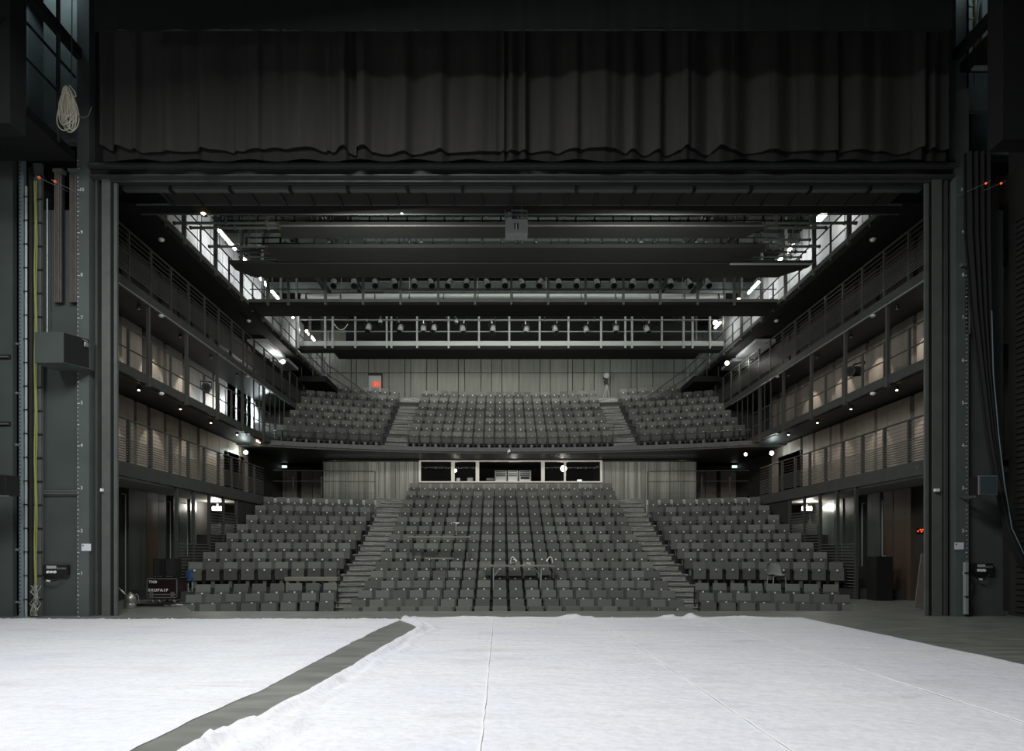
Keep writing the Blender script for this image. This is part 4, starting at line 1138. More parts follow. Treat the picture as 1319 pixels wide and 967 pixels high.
# ladder and cables upper right
t = thing('ladder', 'pale runged ladder in the lit gap at the upper right of the proscenium', 'ladder', (XP(1250, 14.6), 14.6, 12.6))
d = MB(M['bluegrey']); a = XP(1245.5, 14.6)-XP(1250, 14.6); b = XP(1254.5, 14.6)-XP(1250, 14.6)
d.box(a-0.02, a+0.02, -0.02, 0.02, -0.2, 3); d.box(b-0.02, b+0.02, -0.02, 0.02, -0.2, 3); d.build('stile', t)
d = MB(M['white'])
for py in (8, 24, 40, 56, -8): z = ZP(py, 14.6)-12.6; d.box(a, b, -0.02, 0.02, z-0.015, z+0.02)
d.build('rung', t)
for n, (px, m, r) in enumerate(((1257, 'yellow', 0.025), (1260.5, 'rail_l', 0.03), (1264, 'steel_l', 0.02), (1266.5, 'bluegrey', 0.025), (1270, 'rail_l', 0.03))):
    d = MB(M[m]); d.path([(XP(px, 14.5)+0.04*math.sin(k*0.7+n*2), 14.5+0.03*n, ZP(88, 14.5)+k*0.22) for k in range(18)], r, 6)
    tag(d.build('tower_cable'), 'vertical cable in the lit gap right of the ladder, %s outward from it' % ordn(n+1), 'cable')
# rope coil
p0 = P(87, 113, 13.3)
t = thing('rope_coil', 'hanging coil of cream rope at the upper left beside the fly gallery', 'rope', p0)
d = MB(M['rope']); q = random.Random(11)
for k in range(20):
    L = q.uniform(0.62, 0.94); w = q.uniform(0.03, 0.15); ox = q.uniform(-0.05, 0.07); oy = q.uniform(-0.05, 0.05)
    pts = []
    for j in range(25):
        a = 2*PI*j/24; pts.append((ox*(0.3+abs(math.sin(a/2)))+w*math.sin(a)*(1-0.5*math.cos(a)), oy+0.02*math.sin(3*a+k), -L/2+L/2*math.cos(a)))
    d.path(pts, 0.012, 5)
d.build('loops', t)
d = MB(M['rope']); d.path([(0.02, 0, -0.02), (0.05, 0, 0.05), (0.16, 0, -0.1), (0.18, 0, -0.18), (0.14, 0, -0.2)], 0.014, 6); d.build('tail', t)
d = MB(M['rail']); d.tube((0.05, 0.05, 0), (0.07, 0.05, 3.4), 0.01); d.path([(0.12, 0.02, -0.5), (0.2, 0.02, -0.6), (0.34, 0.02, -0.63), (0.44, 0.02, -0.58), (0.5, 0.02, -0.4)], 0.012, 5); d.build('line', t)
# trunking runs, left
def vrun(name, pxa, pxb, pya, pyb, Y, m, label, cat, round_=False, extra=None):
    d = MB(M[m]); xa, xb = P(pxa, 0, Y).x, P(pxb, 0, Y).x; za, zb = max(0, P(0, pyb, Y).z), P(0, pya, Y).z
    if round_: d.tube(((xa+xb)/2, Y, za), ((xa+xb)/2, Y, zb), (xb-xa)/2, 10)
    else: d.box(xa, xb, Y, Y+0.08, za, zb)
    if extra: extra(d, xa, xb, za, zb, Y)
    tag(d.build(name), label, cat)
def holes(d, xa, xb, za, zb, Y):
    d.use(M['steel_d']); z = za+0.1
    while z < zb-0.1: d.box(xa+0.01, xa+0.04, Y-0.004, Y, z, z+0.03); z += 0.09
def straps(d, xa, xb, za, zb, Y):
    d.use(M['black']); z = za+0.4
    while z < zb-0.1: d.box(xa-0.02, xb+0.02, Y-0.03, Y+0.02, z, z+0.025); z += 0.55
vrun('cable_trunking', 24.5, 30.5, 205, 796, 14.45, 'bluegrey', 'blue-grey perforated cable trunking, outermost of the vertical runs on the left', 'trunking', False, holes)
vrun('cable_run', 32.2, 35.2, 240, 796, 14.45, 'rail_l', 'pale vertical cable beside the blue-grey trunking on the left', 'cable', True, straps)
vrun('cable_trunking', 37, 41.5, 215, 796, 14.5, 'steel_d', 'black vertical trunking between the pale cable and the yellow cables', 'trunking')
vrun('cable_trunking', 42.5, 53, 210, 796, 14.55, 'steel_l', 'grey wide trunking tray behind the yellow-green cables', 'trunking', False, straps)
for n, px in enumerate((45, 47)):
    d = MB(M['yellow']); d.path([(P(px, 0, 14.5).x+0.012*math.sin(k*1.3+n)-(0.10 if k == 0 else 0), 14.5, 0.05+k*0.44) for k in range(24)], 0.016, 6)
    tag(d.build('yellow_cable'), 'yellow-green vertical cable on the grey tray, %s one' % ('left' if n == 0 else 'right'), 'cable')
q = random.Random(4)
t = MB(M['rail_l'])
for k in range(9): t.path([(P(46+q.uniform(-2, 4), 0, 14.42).x+q.uniform(-0.08, 0.08), 14.42-q.uniform(0, 0.1), 0.03+0.14*j) for j in range(6)], 0.008, 4)
tag(t.build('loose_wires'), 'tangle of loose wires at the foot of the yellow-green cables', 'wires', kind='stuff')
vrun('thin_conduit', 60, 61.8, 256, 430, 14.6, 'rail_l', 'pale thin conduit above the hanging speaker on the left', 'pipe', True)
for n, py in enumerate((441, 505, 572, 708, 776)):
    d = MB(M['alu']); z = P(0, py, 14.5).z; d.tube((P(17, 0, 14.6).x, 14.6, z), (P(24.5, 0, 14.6).x, 14.6, z), 0.03)
    tag(d.build('pipe_bracket'), 'short metal bracket beside the blue-grey trunking, %s from the top' % ordn(n+1), 'bracket')
def rods(pxs, pya, pyb, label):
    d = MB(M['pinkboard'])
    for px in pxs: d.box(P(px-0.6, 0, 14.6).x, P(px+0.6, 0, 14.6).x, 14.58, 14.60, P(0, pyb, 14.6).z, P(0, pya, 14.6).z)
    d.use(M['steel_d']); d.box(P(pxs[0]-1.5, 0, 14.6).x, P(pxs[-1]+1.5, 0, 14.6).x, 14.6, 14.68, P(0, pyb, 14.6).z, P(0, pya, 14.6).z)
    d.use(M['steel_l']); d.box(P(pxs[0]-4, 0, 14.5).x, P(pxs[-1]+1, 0, 14.5).x, 14.5, 14.66, P(0, pya, 14.6).z, P(0, pya-4, 14.6).z)
    tag(d.build('guide_rails'), label, 'rails')
rods((71.5, 74, 76.3, 78.8), 224, 389.5, 'set of four thin vertical guide rails by the orange lamps')
rods((91, 93.5, 96, 98.4), 224, 389.5, 'set of four thin vertical guide rails nearest the left pilaster')
rods((1243.5, 1245.5, 1248.5), 345, 430, 'short set of thin vertical guide rails right of the right pilaster')
for px, py, c, lab in ((50.5, 228.7, 'orange', 'orange ball-shaped marker on a short arm, outer one on the left'), (71, 234, 'orange', 'orange ball-shaped marker on a short arm, nearer the left pilaster'),
                  (1270, 236, 'red', 'dim red lamp on a short arm, nearer the right pilaster'), (1289.5, 236, 'red', 'dim red lamp on a short arm, outer one on the right')):
    p = P(px, py, 13.6); r = 0.035 if c == 'orange' else 0.022
    t = thing('marker_lamp', lab, 'lamp', p)
    d = MB(M[c]); d.lathe([(r*0.4, -r), (r, -r*0.3), (r, r*0.3), (r*0.4, r)], (0, 0, 0), 12, 'Y'); d.build('ball', t, smooth=True)
    k = -1 if px < 600 else 1
    d = MB(M['alu']); d.tube((k*0.02, 0.02, 0.01), (k*0.09, 0.02, 0.055) if k < 0 else (k*0.11, 0.02, 0.07), 0.011); d.tube((k*0.09, 0.02, 0.05), (k*0.09, 1.05, 0.3), 0.008, 5); d.build('arm', t)
# hanging speaker
p = P(75, 450, 14.1); u = 14.1/FPX
t = thing('wall_speaker', 'large dark green speaker box mounted beside the left pilaster', 'speaker', p)
d = MB(M['greenwall']); hx = 19*u; hz = 19.5*u
d.prism([(-24*u, -0.15), (13*u, -0.15), (28*u, 0.35), (28*u, 0.5), (-24*u, 0.5)], -hz, hz); d.build('cabinet', t)
d = MB(M['black2']); d.prism([(13.5*u, -0.155), (27.5*u, 0.33), (27.5*u, 0.32), (13.9*u, -0.165)], -hz+0.02, hz-0.02); d.build('grille', t)
d = MB(M['alu']); d.tube((13*u, -0.1, hz), (27*u, 0.3, hz-0.06), 0.012); d.box(26*u, 28*u, 0.2, 0.3, hz-0.2, hz-0.1); d.build('bracket', t)
# small dark speaker at the very left
p = P(5, 625, 13.6)
t = thing('wall_speaker', 'small black loudspeaker cut by the left edge of the photo', 'speaker', p)
d = MB(M['black']); d.prism([(-0.3, -0.1), (0.12, -0.1), (0.16, 0.25), (-0.3, 0.25)], -0.22, 0.22); d.build('cabinet', t, bevel=0.01)
d = MB(M['alu']); d.tube((-0.1, -0.05, -0.23), (0.12, 0.0, -0.23), 0.012); d.build('bracket', t)
# horizontal conduit left
for n, py in enumerate((632, 635.3)):
    d = MB(M['steel_l']); z = P(0, py, 14.6).z; d.tube((XP(53, 14.6), 14.63, z), (XP(103, 14.6), 14.63, z), 0.016)
    tag(d.build('conduit_pipe'), 'horizontal conduit on the left green wall, %s of the pair' % ('upper' if n == 0 else 'lower'), 'pipe')
def socket_panel(pxa, pya, pxb, pyb, label, k):
    Y = 14.62; a = P(pxa, pya, Y); b = P(pxb, pyb, Y); W_ = b.x-a.x; H = a.z-b.z
    t = thing('socket_panel', label, 'socket panel', (a.x, Y, b.z))
    d = MB(M['black']); d.box(0, W_, -0.03, 0.05, 0, H); d.build('back_box', t)
    d = MB(M['gear']); d.box(W_*0.22, W_*0.58, -0.045, -0.03, H*0.62, H*0.92); d.build('label_strip', t)
    for j in range(3):
        d = MB(M['white']); d.lathe([(0.035, 0), (0.03, -0.03), (0.02, -0.03)], (W_*(0.27+0.13*j), -0.03, H*0.28), 14, 'Y'); d.build('socket', t)
    for j in range(4):
        d = MB(M['alu']); d.box(W_*(0.63+0.085*j), W_*(0.68+0.085*j), -0.05, -0.03, H*0.55, H*0.75); d.build('switch', t)
    d = MB(M['black']); d.path([(W_*0.1, -0.05, -0.1), (W_*0.3, -0.06, -0.16), (W_*0.6, -0.06, -0.13), (W_*0.8, -0.05, -0.02)], 0.014, 6)
    if k: d.path([(W_*0.05+0.05*math.sin(j*0.5)-0.12, -0.07, -0.1-0.05*j+0.3*(j > 14)*(j-14)*0.17) for j in range(20)], 0.014, 6)
    d.build('cable', t)
    d = MB(M['white']); d.tube((W_*0.25, -0.06, -0.14), (W_*0.38, -0.07, -0.15), 0.02); d.build('plug', t)
socket_panel(54, 727.5, 88.5, 740, 'black socket panel with round white sockets on the left green wall', 0)
socket_panel(1252, 725.5, 1278.5, 738, 'black socket panel with cable loops on the right green wall', 1)
# red lamps, box, board, plank at the right
sw = MB(M['white']); p = P(1207.5, 631, 14.6); sw.box(p.x-0.05, p.x+0.05, p.y-0.01, p.y+0.06, p.z-0.035, p.z+0.035)
tag(sw.build('wall_switch'), 'small white switch box on the right proscenium post', 'switch')
sw = MB(M['white']); p = P(130.8, 630.8, 14.6); sw.box(p.x-0.03, p.x+0.02, p.y-0.01, p.y+0.06, p.z-0.035, p.z+0.035)
tag(sw.build('wall_switch'), 'small white switch box on the left proscenium post', 'switch')
p = P(1185.5, 684, 15.9)
t = thing('red_lamp', 'cluster of small glowing red lamps on the dark panel by the right post', 'lamp', p)
d = MB(M['black']); d.box(-0.1, 0.1, 0.0, 0.05, -0.08, 0.08); d.build('housing', t)
for x, z in ((-0.06, 0), (0.0, 0.04), (0.03, -0.01), (0.06, 0.04)):
    d = MB(M['red']); d.lathe([(0.022, 0), (0.015, -0.02)], (x, 0, z), 10, 'Y'); d.build('bulb', t)
t = MB(M['black']); a = P(1128.5, 772, 19.4); b = P(1150, 716.5, 19.4); t.box(a.x, b.x, 19.4, 19.9, 0, b.z); t.use(M['steel']); t.box(a.x+0.1, a.x+0.16, 19.38, 19.42, b.z, b.z+0.03)
tag(t.build('speaker_cabinet', bevel=0.01), 'tall black box standing by the right wall beyond the proscenium', 'box')
t = MB(M['pinkboard']); q_ = Matrix.Translation((0, 16.3, 0)) @ Matrix.Rotation(math.radians(-4), 4, 'X') @ Matrix.Rotation(PI/2, 4, 'X')
pl = [(P(px, py, 16.3).x, max(0.0, P(0, py, 16.3).z)) for px, py in ((1178, 783), (1200.5, 783), (1200.5, 712), (1190, 712.5))]
t.prism(pl, -0.02, 0.02, q_)
tag(t.build('leaning_board'), 'tapered raw board leaning behind the right proscenium post', 'board')
# wall-side long handles / pipes
for n, (px, pya, pyb, s) in enumerate(((161.5, 636, 776, -1), (219.5, 646, 722, -1), (241.5, 648, 735, -1), (1110.5, 648, 762, 1), (1136.5, 645, 716, 1))):
    Y = YX(px, s*12.2); d = MB(M['rail_l']); xx = s*12.2; za = P(0, pyb, Y).z; zb = P(0, pya, Y).z
    d.tube((xx, Y, max(0, za)), (xx, Y, zb), 0.016); d.tube((xx, Y, zb), (xx+s*0.12, Y, zb), 0.016); d.tube((xx, Y, max(0.02, za)), (xx+s*0.12, Y, max(0.02, za)), 0.016)
    tag(d.build('long_door_handle'), 'long thin pale handle on the %s wall panels, %s from the stage' % (side(s), ordn(n+1 if s < 0 else 6-n)), 'handle')
# monitor
p = P(1263.5, 625, 13.8); u = 13.9/FPX
t = thing('wall_monitor', 'old boxy tube monitor mounted on the right green wall', 'monitor', p, 0.0)
d = MB(M['black']); d.prism([(-3*u, 0.0), (19*u, 0.0), (13*u, 0.36), (1*u, 0.36)], -12*u, 12*u); d.build('case', t, bevel=0.01)
d = MB(M['alu']); d.box(-4*u, 20*u, -0.03, 0, -12.5*u, 12.5*u); d.build('bezel', t, bevel=0.006)
d = MB(M['screen']); d.box(-2.5*u, 18.5*u, -0.04, -0.03, -11*u, 11*u); d.build('screen', t, bevel=0.004)
d = MB(M['steel']); d.box(-0.03, 0.03, 0.1, 0.5, -14*u-0.02, -12*u); d.box(0.1, 0.16, 0.3, 0.85, -12*u, -10*u); d.build('bracket', t)
# drape on the right
def draped():
    path = [((1243, 1276), 196), ((1244, 1276), 300), ((1252, 1277), 400), ((1262, 1279), 480), ((1272, 1286), 560), ((1283, 1293), 620), ((1296, 1303), 680), ((1308, 1318), 712), ((1318, 1332), 730)]
    d = MB(M['drape']); vs = []; fs = []; n = 40
    for (a, b), py in path:
        for i in range(n+1):
            f = i/n; px = a+(b-a)*f; v = P(px, py, 14.25)
            vs.append((v.x, 14.25+0.07*math.sin(f*26), v.z))
    for j in range(len(path)-1):
        for i in range(n):
            k = j*(n+1)+i; fs.append((k, k+1, k+n+2, k+n+1))
    nv = len(vs); vs += [(v[0], v[1]+0.03, v[2]) for v in vs]; fs += [tuple(nv+k for k in reversed(f)) for f in fs[:]]
    d.add(vs, fs); o = d.build('side_drape', smooth=True); tag(o, 'gathered black drape pulled aside at the far right of the stage', 'curtain')
    e = MB(M['bluegrey']); e.path([P(b+0.5, py, 14.16) for (a, b), py in path[2:]], 0.012, 6); e.build('edge_cord', o)
draped()
d = MB(M['slatwall']); X = 11.62
d.box(X+0.05, X+0.2, 10, 14.9, 0, 11.2)
z = 0.1
while z < 9.4: d.box(X, X+0.05, 10, 14.65, z, z+0.075); z += 0.135
struct(d, 'wall_wing_right')
t = MB(M['white']); p = P(1314.5, 634, 13.8); t.box(11.55, 11.62, p.y-0.03, p.y+0.03, p.z-0.05, p.z+0.05); t.tube((11.58, p.y, p.z), (11.58, p.y, p.z+0.6), 0.008, 5)
tag(t.build('pull_cord'), 'small white pull handle on a cord against the slatted right wall', 'cord')
vrun('cable_trunking', 1243.8, 1247.5, 724, 791, 14.45, 'rail_l', 'short pale cable bundle at the foot of the right pilaster', 'trunking', False, straps)

# ------------------------------------------------------------------ props on the stage left side
Yc = 18.6
a = P(189, 0, Yc).x; b = P(228.5, 0, Yc).x; u = Yc/FPX
t = thing('flight_case', 'black and silver flight case on wheels with white stencilled letters', 'flight case', ((a+b)/2, Yc, 0))
hw = (b-a)/2; zt = P(0, 744.5, Yc).z; zb = P(0, 770, Yc).z
d = MB(M['case']); d.box(-hw, hw, 0, 0.55, zb, zt); d.build('panel', t)
d = MB(M['alu'])
for x in (-hw, hw-0.03): d.box(x, x+0.03, -0.012, 0.02, zb, zt)
for z in (zb, zt-0.03, zb+0.09): d.box(-hw, hw, -0.012, 0.02, z, z+0.03)
for x in (-hw, hw-0.03): d.box(x, x+0.03, 0.53, 0.56, zb, zt); d.box(x, x+0.03, 0, 0.56, zt-0.03, zt+0.005)
d.build('edging', t)
d = MB(M['alu'])
for x in (-hw+0.09, hw-0.19):
    for dx in (0, 0.055): 
        for z in (zb+0.04, zb+0.12): d.box(x+dx, x+dx+0.045, -0.03, 0, z, z+0.06)
d.build('latch', t)
for x in (-hw+0.16, -hw+0.36, hw-0.12):
    for y in (0.08, 0.47):
        d = MB(M['rail_l']); d.lathe([(0.05, -0.02), (0.055, 0), (0.05, 0.02)], (x, y, 0.056), 14, 'X'); d.build('wheel', t)
d = MB(M['steel_d'])
for x in (-hw+0.16, -hw+0.36, hw-0.12):
    for y in (0.08, 0.47): d.box(x-0.035, x+0.035, y-0.04, y+0.04, 0.10, zb)
d.build('caster_mount', t)
d = MB(M['white']); R = Matrix.Rotation(PI/2, 4, 'X')
d.text('TNB', 0.105, Matrix.Translation((-hw+0.19, -0.016, zt-0.115)) @ R, space=1.35, bold=0.004)
d.text('SXUPA1P', 0.115, Matrix.Translation((-0.11, -0.016, zt-0.36)) @ R, space=1.35, bold=0.004)
d.build('stencil_letters', t)
for n, (pa, pb, lab) in enumerate(((198.5, 213, 'slim black speaker box on top of the flight case'), (213.8, 228, 'wider black speaker box at the back right of the flight case'))):
    xa, xb = P(pa, 0, Yc+.2).x, P(pb, 0, Yc+.2).x; t = thing('speaker_box', lab, 'speaker', ((xa+xb)/2, Yc+0.15, zt+0.005))
    h = P(0, 719.5, Yc+.2).z-zt; w = (xb-xa)/2
    d = MB(M['black']); d.box(-w, w, 0, 0.32, 0, h); d.build('cabinet', t, bevel=0.012)
    d = MB(M['steel_d']); d.box(-w*0.8, w*(0.1 if n == 0 else 0.75), -0.012, 0, h*0.15, h*0.95); d.build('grille', t)
    d = MB(M['alu']); 
    for k in range(3): d.box(-w*0.7+k*w*0.45, -w*0.5+k*w*0.45, -0.02, -0.01, h*0.05, h*0.1)
    d.build('badge', t)
# watering can shaped tin
p = P(168, 783, 16.8); u = 16.8/FPX
t = thing('metal_can', 'dented silver can with long bent spout standing left of the flight case', 'can', (p.x, 16.8, 0))
d = MB(M['tin']); d.lathe([(5.8*u, 0), (6.6*u, 0.5*u), (6.6*u, 6*u), (6.2*u, 6.4*u), (7*u, 7*u), (6.6*u, 13*u), (5*u, 16.5*u), (3*u, 18*u), (2.8*u, 18.6*u)], (0, 0, 0), 24); d.build('body', t, smooth=True)
d = MB(M['tin']); d.lathe([(3.2*u, 18.4*u), (3.2*u, 19.4*u), (0.9*u, 20*u), (0.8*u, 21*u), (0.2*u, 21.3*u)], (0, 0, 0), 16); d.build('lid', t)
d = MB(M['tin']); d.path([(-5*u, 0, 3.6*u), (-8*u, 0, 4.6*u), (-8.6*u, 0, 9*u), (-5.4*u, 0, 15.5*u), (-7*u, 0, 18.5*u), (-12*u, 0, 22.5*u), (-16.5*u, 0, 27*u)], 0.9*u, 8); d.build('spout', t, smooth=True)
d = MB(M['tin']); d.path([(4*u, 0, 17*u), (8*u, 0, 18*u), (10*u, 0, 15*u), (11*u, 0, 8*u)], 0.5*u, 6); d.build('handle', t)
# tripod feet of it and cable heaps
d = MB(M['black']); q = random.Random(8)
for k in range(6):
    cx, cy = P(205+q.uniform(-14, 20), 0, 17.6).x, 17.4+q.uniform(-0.2, 0.25)
    d.path([(cx+(0.5+0.25*q.random())*math.cos(j*0.55+k), cy+0.16*math.sin(j*0.55+k), 0.015+0.012*k+0.01*q.random()) for j in range(16)], 0.011, 5)
d.use(M['tin']); d.path([(P(214, 0, 17.3).x+0.12*j, 17.2+0.05*math.sin(j*2), 0.05+0.02*math.sin(j*3)) for j in range(5)], 0.025, 6)
tag(d.build('cable_heap'), 'messy heap of cables on the floor in front of the flight case', 'cables', kind='stuff')
# blue garment
p = P(244, 741, 19.2)
t = MB(M['blue']); vs = []; fs = []; n = 14
for j in range(8):
    for i in range(n):
        a = 2*PI*i/n; w = 0.11*(0.7+0.3*math.sin(j*0.7+i)); vs.append((p.x+w*math.cos(a)+0.012*j*(1 if i % 3 else -1)*0.3, p.y+0.07*math.sin(a), p.z-0.16+0.045*j+0.02*math.sin(i*2)))
for j in range(7):
    for i in range(n): fs.append((j*n+i, j*n+(i+1) % n, (j+1)*n+(i+1) % n, (j+1)*n+i))
fs += [tuple(range(n)), tuple(7*n+i for i in range(n))]
t.add(vs, fs); t.use(M['rail_l']); t.tube((p.x+0.06, p.y+0.05, 0), (p.x+0.06, p.y+0.05, p.z-0.1), 0.014); t.tube((p.x-0.06, p.y+0.05, 0), (p.x-0.06, p.y+0.05, p.z-0.1), 0.014)
tag(t.build('blue_garment'), 'bright blue garment hung on a stand at the left end of the seats', 'garment')
d = MB(M['steel']); a = P(233, 762, 18.9); d.box(a.x+0.02, a.x+0.32, 18.8, 19.1, 0, 0.32); d.use(M['alu']); d.box(a.x-0.02, a.x+0.03, 19.25, 19.3, 0.0, 0.9)
tag(d.build('small_crate'), 'small grey crate between the flight case and the first seats', 'crate')

# ------------------------------------------------------------------ desks among the seats
def desk(name, label, pxa, pxb, py, Y, zfloor, thick, depth, legs, m='woodtop', legm='rail', lw=0.03, brace=False):
    a = P(pxa, py, Y); b = P(pxb, py, Y)
    t = thing(name, label, 'table', ((a.x+b.x)/2, Y, zfloor)); hw = (b.x-a.x)/2; h = a.z-zfloor
    d = MB(M[m]); d.box(-hw, hw, 0, depth, h-thick, h); d.build('tabletop', t, bevel=0.006)
    for px in legs:
        x = P(px, 0, Y).x-(a.x+b.x)/2
        for yy in ((0.05, depth-0.05) if depth > 0.3 else (depth/2,)):
            d = MB(M[legm]); d.box(x-lw/2, x+lw/2, yy-0.02, yy+0.02, 0, h-thick); d.build('leg', t)
        if brace:
            sg_ = 1 if x < 0 else -1
            d = MB(M[legm]); d.tube((x, 0.05, h-0.42), (x+sg_*0.25, 0.05, h-thick), 0.012); d.build('brace', t)
    return t
desk('seat_table', 'long narrow grey table standing over the seats left of centre', 525, 607, 690.5, 22.95, ST[6][1], 0.06, 0.42, (530.5, 603), 'woodtop', 'rail', 0.03)
desk('seat_shelf', 'short narrow board standing over seats, in front of the long grey table', 547, 584, 718.2, 21.8, ST[5][1], 0.05, 0.25, (554, 576.5), 'woodtop', 'rail', 0.03)
t = desk('production_desk', 'grey work desk with two gooseneck lamps standing over the central seats', 620.5, 714, 727.5, 21.0, ST[3][1]-0.02, 0.06, 0.6, (635.5, 697), 'woodtop', 'rail_l', 0.03, True)
desk('bench_table', 'beige wooden table in the passage of the left side stalls', 366.5, 434, 743.3, 20.35, ST[4][1]-0.12, 0.12, 0.4, (370, 430), 'woodtop', 'woodtop', 0.12)
zt = P(0, 727.5, 21.0).z
for n, (px, d_, lab) in enumerate(((658, 1, 'white gooseneck lamp bending right on the middle of the work desk'), (711.5, -1, 'white gooseneck lamp bending left on the right end of the work desk'))):
    x = P(px, 0, 21.1).x; t = thing('gooseneck_lamp', lab, 'lamp', (x, 21.15, zt)); u = 21.1/FPX
    d = MB(M['white']); d.path([(0, 0, 0), (-0.2*u*d_, 0, 5*u), (0.6*u*d_, 0, 9*u), (2.6*u*d_, 0, 10.6*u), (4.6*u*d_, 0, 9*u), (6*u*d_, 0, 6.8*u)], 0.016, 8); d.build('neck', t, smooth=True)
    d = MB(M['white']); d.tube((5.6*u*d_, 0, 7.4*u), (7.2*u*d_, 0, 4.6*u), 0.028, 10, 0.036); d.build('head', t)
    d = MB(M['black']); d.box(-0.04, 0.04, -0.04, 0.04, 0, 0.03); d.build('base', t)
x = P(679, 0, 21.1).x
d = MB(M['paper']); d.box(x-0.13, x+0.12, 21.1, 21.35, zt, zt+0.02); d.use(M['bluegrey']); d.box(x-0.09, x+0.05, 21.08, 21.2, zt+0.02, zt+0.05); d.use(M['paper']); d.box(x-0.02, x+0.11, 21.15, 21.3, zt+0.05, zt+0.07)
tag(d.build('paper_stack'), 'small stack of white and blue papers on the work desk', 'papers')
d = MB(M['black']); x = P(662, 0, 21.1).x; d.lathe([(0.05, 0), (0.05, 0.02), (0.03, 0.03), (0.03, 0.05)], (x, 21.3, zt), 12)
tag(d.build('small_device'), 'small black device beside the left gooseneck lamp on the work desk', 'device')
d = MB(M['white']); p = P(587.5, 673, 25.2); d.box(p.x-0.12, p.x+0.13, p.y-0.02, p.y+0.02, p.z-0.005, p.z+0.02); d.tube((p.x, p.y, p.z), (p.x, p.y, p.z-0.5), 0.012); d.box(p.x-0.02, p.x+0.1, p.y-0.03, p.y, p.z-0.06, p.z-0.02)
tag(d.build('microphone_stand'), 'tiny white T-shaped stand among the seats above the long grey table', 'stand')
# grey shell chair on the right
p = P(1004, 749, 20.3); zf = 0.275; u = 20.3/FPX
t = thing('shell_chair', 'grey plastic shell chair with pale metal legs in the right passage', 'chair', (p.x, 20.5, zf), 0.1); t.scale = (1.22, 1.1, 1.08)
d = MB(M['shell']); vs = []; fs = []; n = 10; prof = [(-0.20, 0.44, 0.20), (-0.12, 0.425, 0.22), (0.05, 0.42, 0.225), (0.16, 0.45, 0.22), (0.20, 0.54, 0.215), (0.225, 0.68, 0.20), (0.25, 0.80, 0.165), (0.255, 0.825, 0.12)]
for y, z, w in prof:
    for i in range(n+1):
        f = i/n*2-1; vs.append((w*f, y-0.05*abs(f)**2*(1 if z > 0.5 else 0), z+(0.05*abs(f)**3 if z < 0.5 else 0)))
for j in range(len(prof)-1):
    for i in range(n): k = j*(n+1)+i; fs.append((k, k+1, k+n+2, k+n+1))
nv = len(vs); vs += [(v[0], v[1]+0.012, v[2]-0.012) for v in vs]; fs += [tuple(nv+k for k in reversed(f)) for f in fs[:]]
d.add(vs, fs); d.build('shell', t, smooth=True)
for x, y in ((-0.2, -0.18), (0.2, -0.18), (-0.2, 0.2), (0.2, 0.2)):
    d = MB(M['rail_l']); d.tube((x, y, 0), (x*0.8, y*0.8, 0.43), 0.012); d.build('leg', t)
d = MB(M['rail_l']); d.tube((-0.17, -0.15, 0.42), (0.17, -0.15, 0.42), 0.012); d.build('frame', t)
# crumpled papers on the aisles
def scrap(px, py, Y, z, w, lab):
    d = MB(M['paper']); x = P(px, 0, Y).x; vs = []; q = random.Random(px); n = 6
    for j in range(n+1):
        for i in range(n+1): vs.append((x-w/2+w*i/n, Y+w*0.5*j/n, z+0.01+q.uniform(0, 0.05)))
    fs = [(j*(n+1)+i, j*(n+1)+i+1, (j+1)*(n+1)+i+1, (j+1)*(n+1)+i) for j in range(n) for i in range(n)]
    nv = len(vs); vs += [(v[0], v[1], v[2]-0.008) for v in vs]; fs += [tuple(nv+k for k in reversed(f)) for f in fs[:]]
    d.add(vs, fs); tag(d.build('paper_scrap'), lab, 'paper')
scrap(864, 712, 22.15, (ST[5][1]+ST[4][1])/2+0.13, 0.26, 'crumpled white paper lying on the right aisle, upper one')
scrap(872, 723, 21.4, ST[4][1]+0.03, 0.24, 'crumpled white paper lying on the right aisle, lower one')
scrap(411, 725, 22.0, ST[5][1]+0.0, 0.16, 'crumpled white paper lying on the left aisle')

# ------------------------------------------------------------------ follow spot on the balcony
p = P(780, 485.5, 36.9); zf = BA[6][1]+0.42
t = thing('follow_spot', 'round pale follow spot on a tripod at the top of the right balcony aisle', 'follow spot', (p.x, 36.75, zf)); h = p.z-zf
d = MB(M['rail_l']); d.lathe([(0.155, -0.14), (0.165, -0.16), (0.15, -0.17), (0.095, -0.16), (0.09, -0.1)], (0, 0, h), 20, 'Y'); d.build('ring', t)
d = MB(M['black']); d.lathe([(0.10, -0.12), (0.12, 0.0), (0.11, 0.35)], (0, 0, h), 16, 'Y'); d.box(-0.06, 0.1, -0.05, 0.2, h-0.45, h-0.12); d.build('barrel', t)
d = MB(M['black']); d.bar((-0.14, 0, h-0.3), (0.16, 0, h-0.5), 0.06); d.build('yoke', t)
for x, y in ((-0.24, -0.1), (0.22, -0.1), (0.02, 0.2)):
    d = MB(M['rail_l']); d.tube((0.05, 0, h-0.45), (x, y, 0), 0.022); d.build('leg', t)

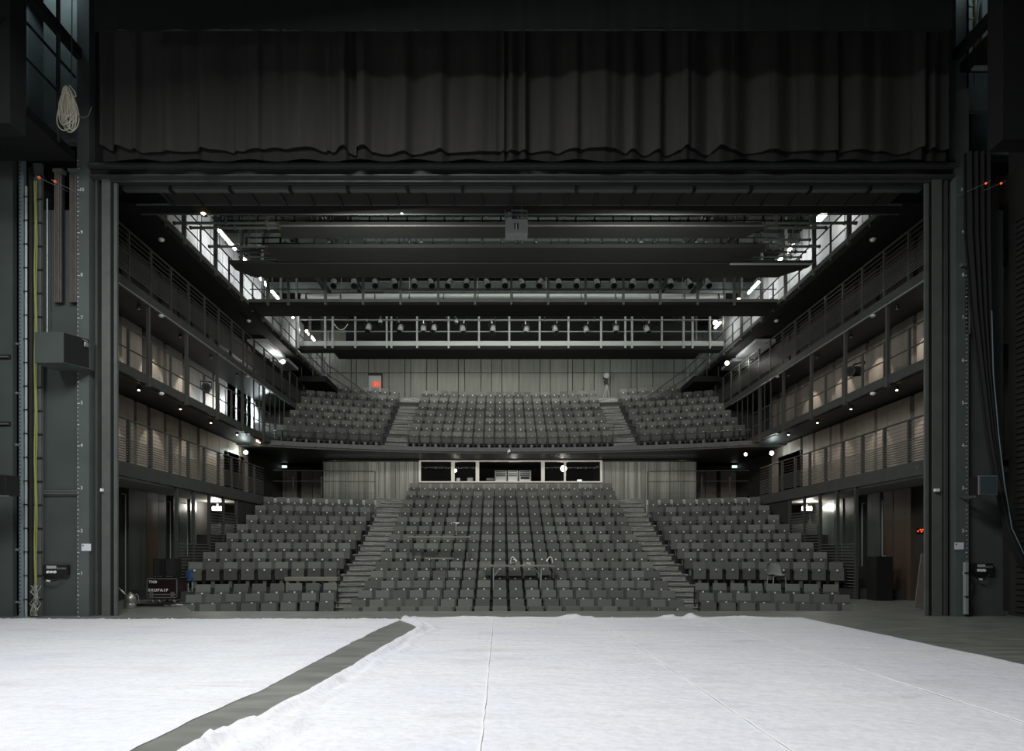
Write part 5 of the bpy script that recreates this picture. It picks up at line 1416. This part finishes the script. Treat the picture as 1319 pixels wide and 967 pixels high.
# ------------------------------------------------------------------ inside the control booth
for n, (pa, pb) in enumerate(((637.5, 652.5), (654, 667), (668.5, 684))):
    Y = 33.2; a = P(pa, 606, Y); b = P(pb, 623, Y)
    t = thing('equipment_rack', 'grey rack of control equipment in the middle booth window, %s of three' % ('leftmost', 'central', 'rightmost')[n], 'equipment rack', ((a.x+b.x)/2, Y, b.z)); w = (b.x-a.x)/2; H = a.z-b.z
    d = MB(M['gear']); d.box(-w, w, 0, 0.5, 0, H); d.build('case', t)
    d = MB(M['black'])
    for z in (0.58, 0.72, 0.87): d.box(-w*0.85, w*0.85, -0.01, 0, H*z, H*(z+0.08))
    if n == 2: d.box(-w*0.7, w*0.7, -0.012, 0, H*0.35, H*0.55)
    d.build('screen', t)
    d = MB(M['white'])
    for z in (0.1, 0.25, 0.4)[:3 if n < 2 else 2]: d.box(-w*0.8, w*0.8, -0.012, 0, H*z, H*(z+0.07))
    d.build('panel_strip', t)
light('POINT', (0.2, 32.6, 5.9), 7, (1, 0.97, 0.9), size=0.1)
for n, (pa, pb, py, lab) in enumerate(((588, 592.5, 615.5, 'small white box on the booth desk below the small lamp'), (602, 609, 615, 'white box on the booth desk left of the middle window'), (744, 749.5, 617.5, 'small glowing white box on the booth desk at the right'))):
    Y = 32.9; a = P(pa, py, Y); b = P(pb, 622, Y); d = MB(M['white'] if n < 2 else M['signcool']); d.box(a.x, b.x, Y, Y+0.2, b.z, a.z)
    tag(d.build('desk_box', bevel=0.01), lab, 'box')
d = MB(M['bulb_c']); a = P(627, 616.8, 33); d.box(a.x, a.x+0.36, 33, 33.02, a.z-0.06, a.z+0.03); d.use(M['black']); d.box(a.x-0.03, a.x+0.39, 33.02, 33.06, a.z-0.1, a.z+0.07)
d.mats[0] = M['screen']
tag(d.build('small_screen'), 'small bluish screen on the booth desk left of the racks', 'screen')
# small emblem figure on balcony edge and rail of a sign
d = MB(M['white']); p = P(655.5, 582, 30.05); d.box(p.x-0.07, p.x+0.07, p.y-0.14, p.y-0.08, p.z-0.02, p.z+0.05); d.tube((p.x, p.y-0.1, p.z+0.04), (p.x+0.03, p.y-0.1, p.z+0.14), 0.03); d.tube((p.x-0.04, p.y-0.1, p.z-0.02), (p.x-0.06, p.y-0.1, p.z-0.08), 0.02)
tag(d.build('rail_camera'), 'tiny white camera clamped at the centre of the balcony railing', 'camera')
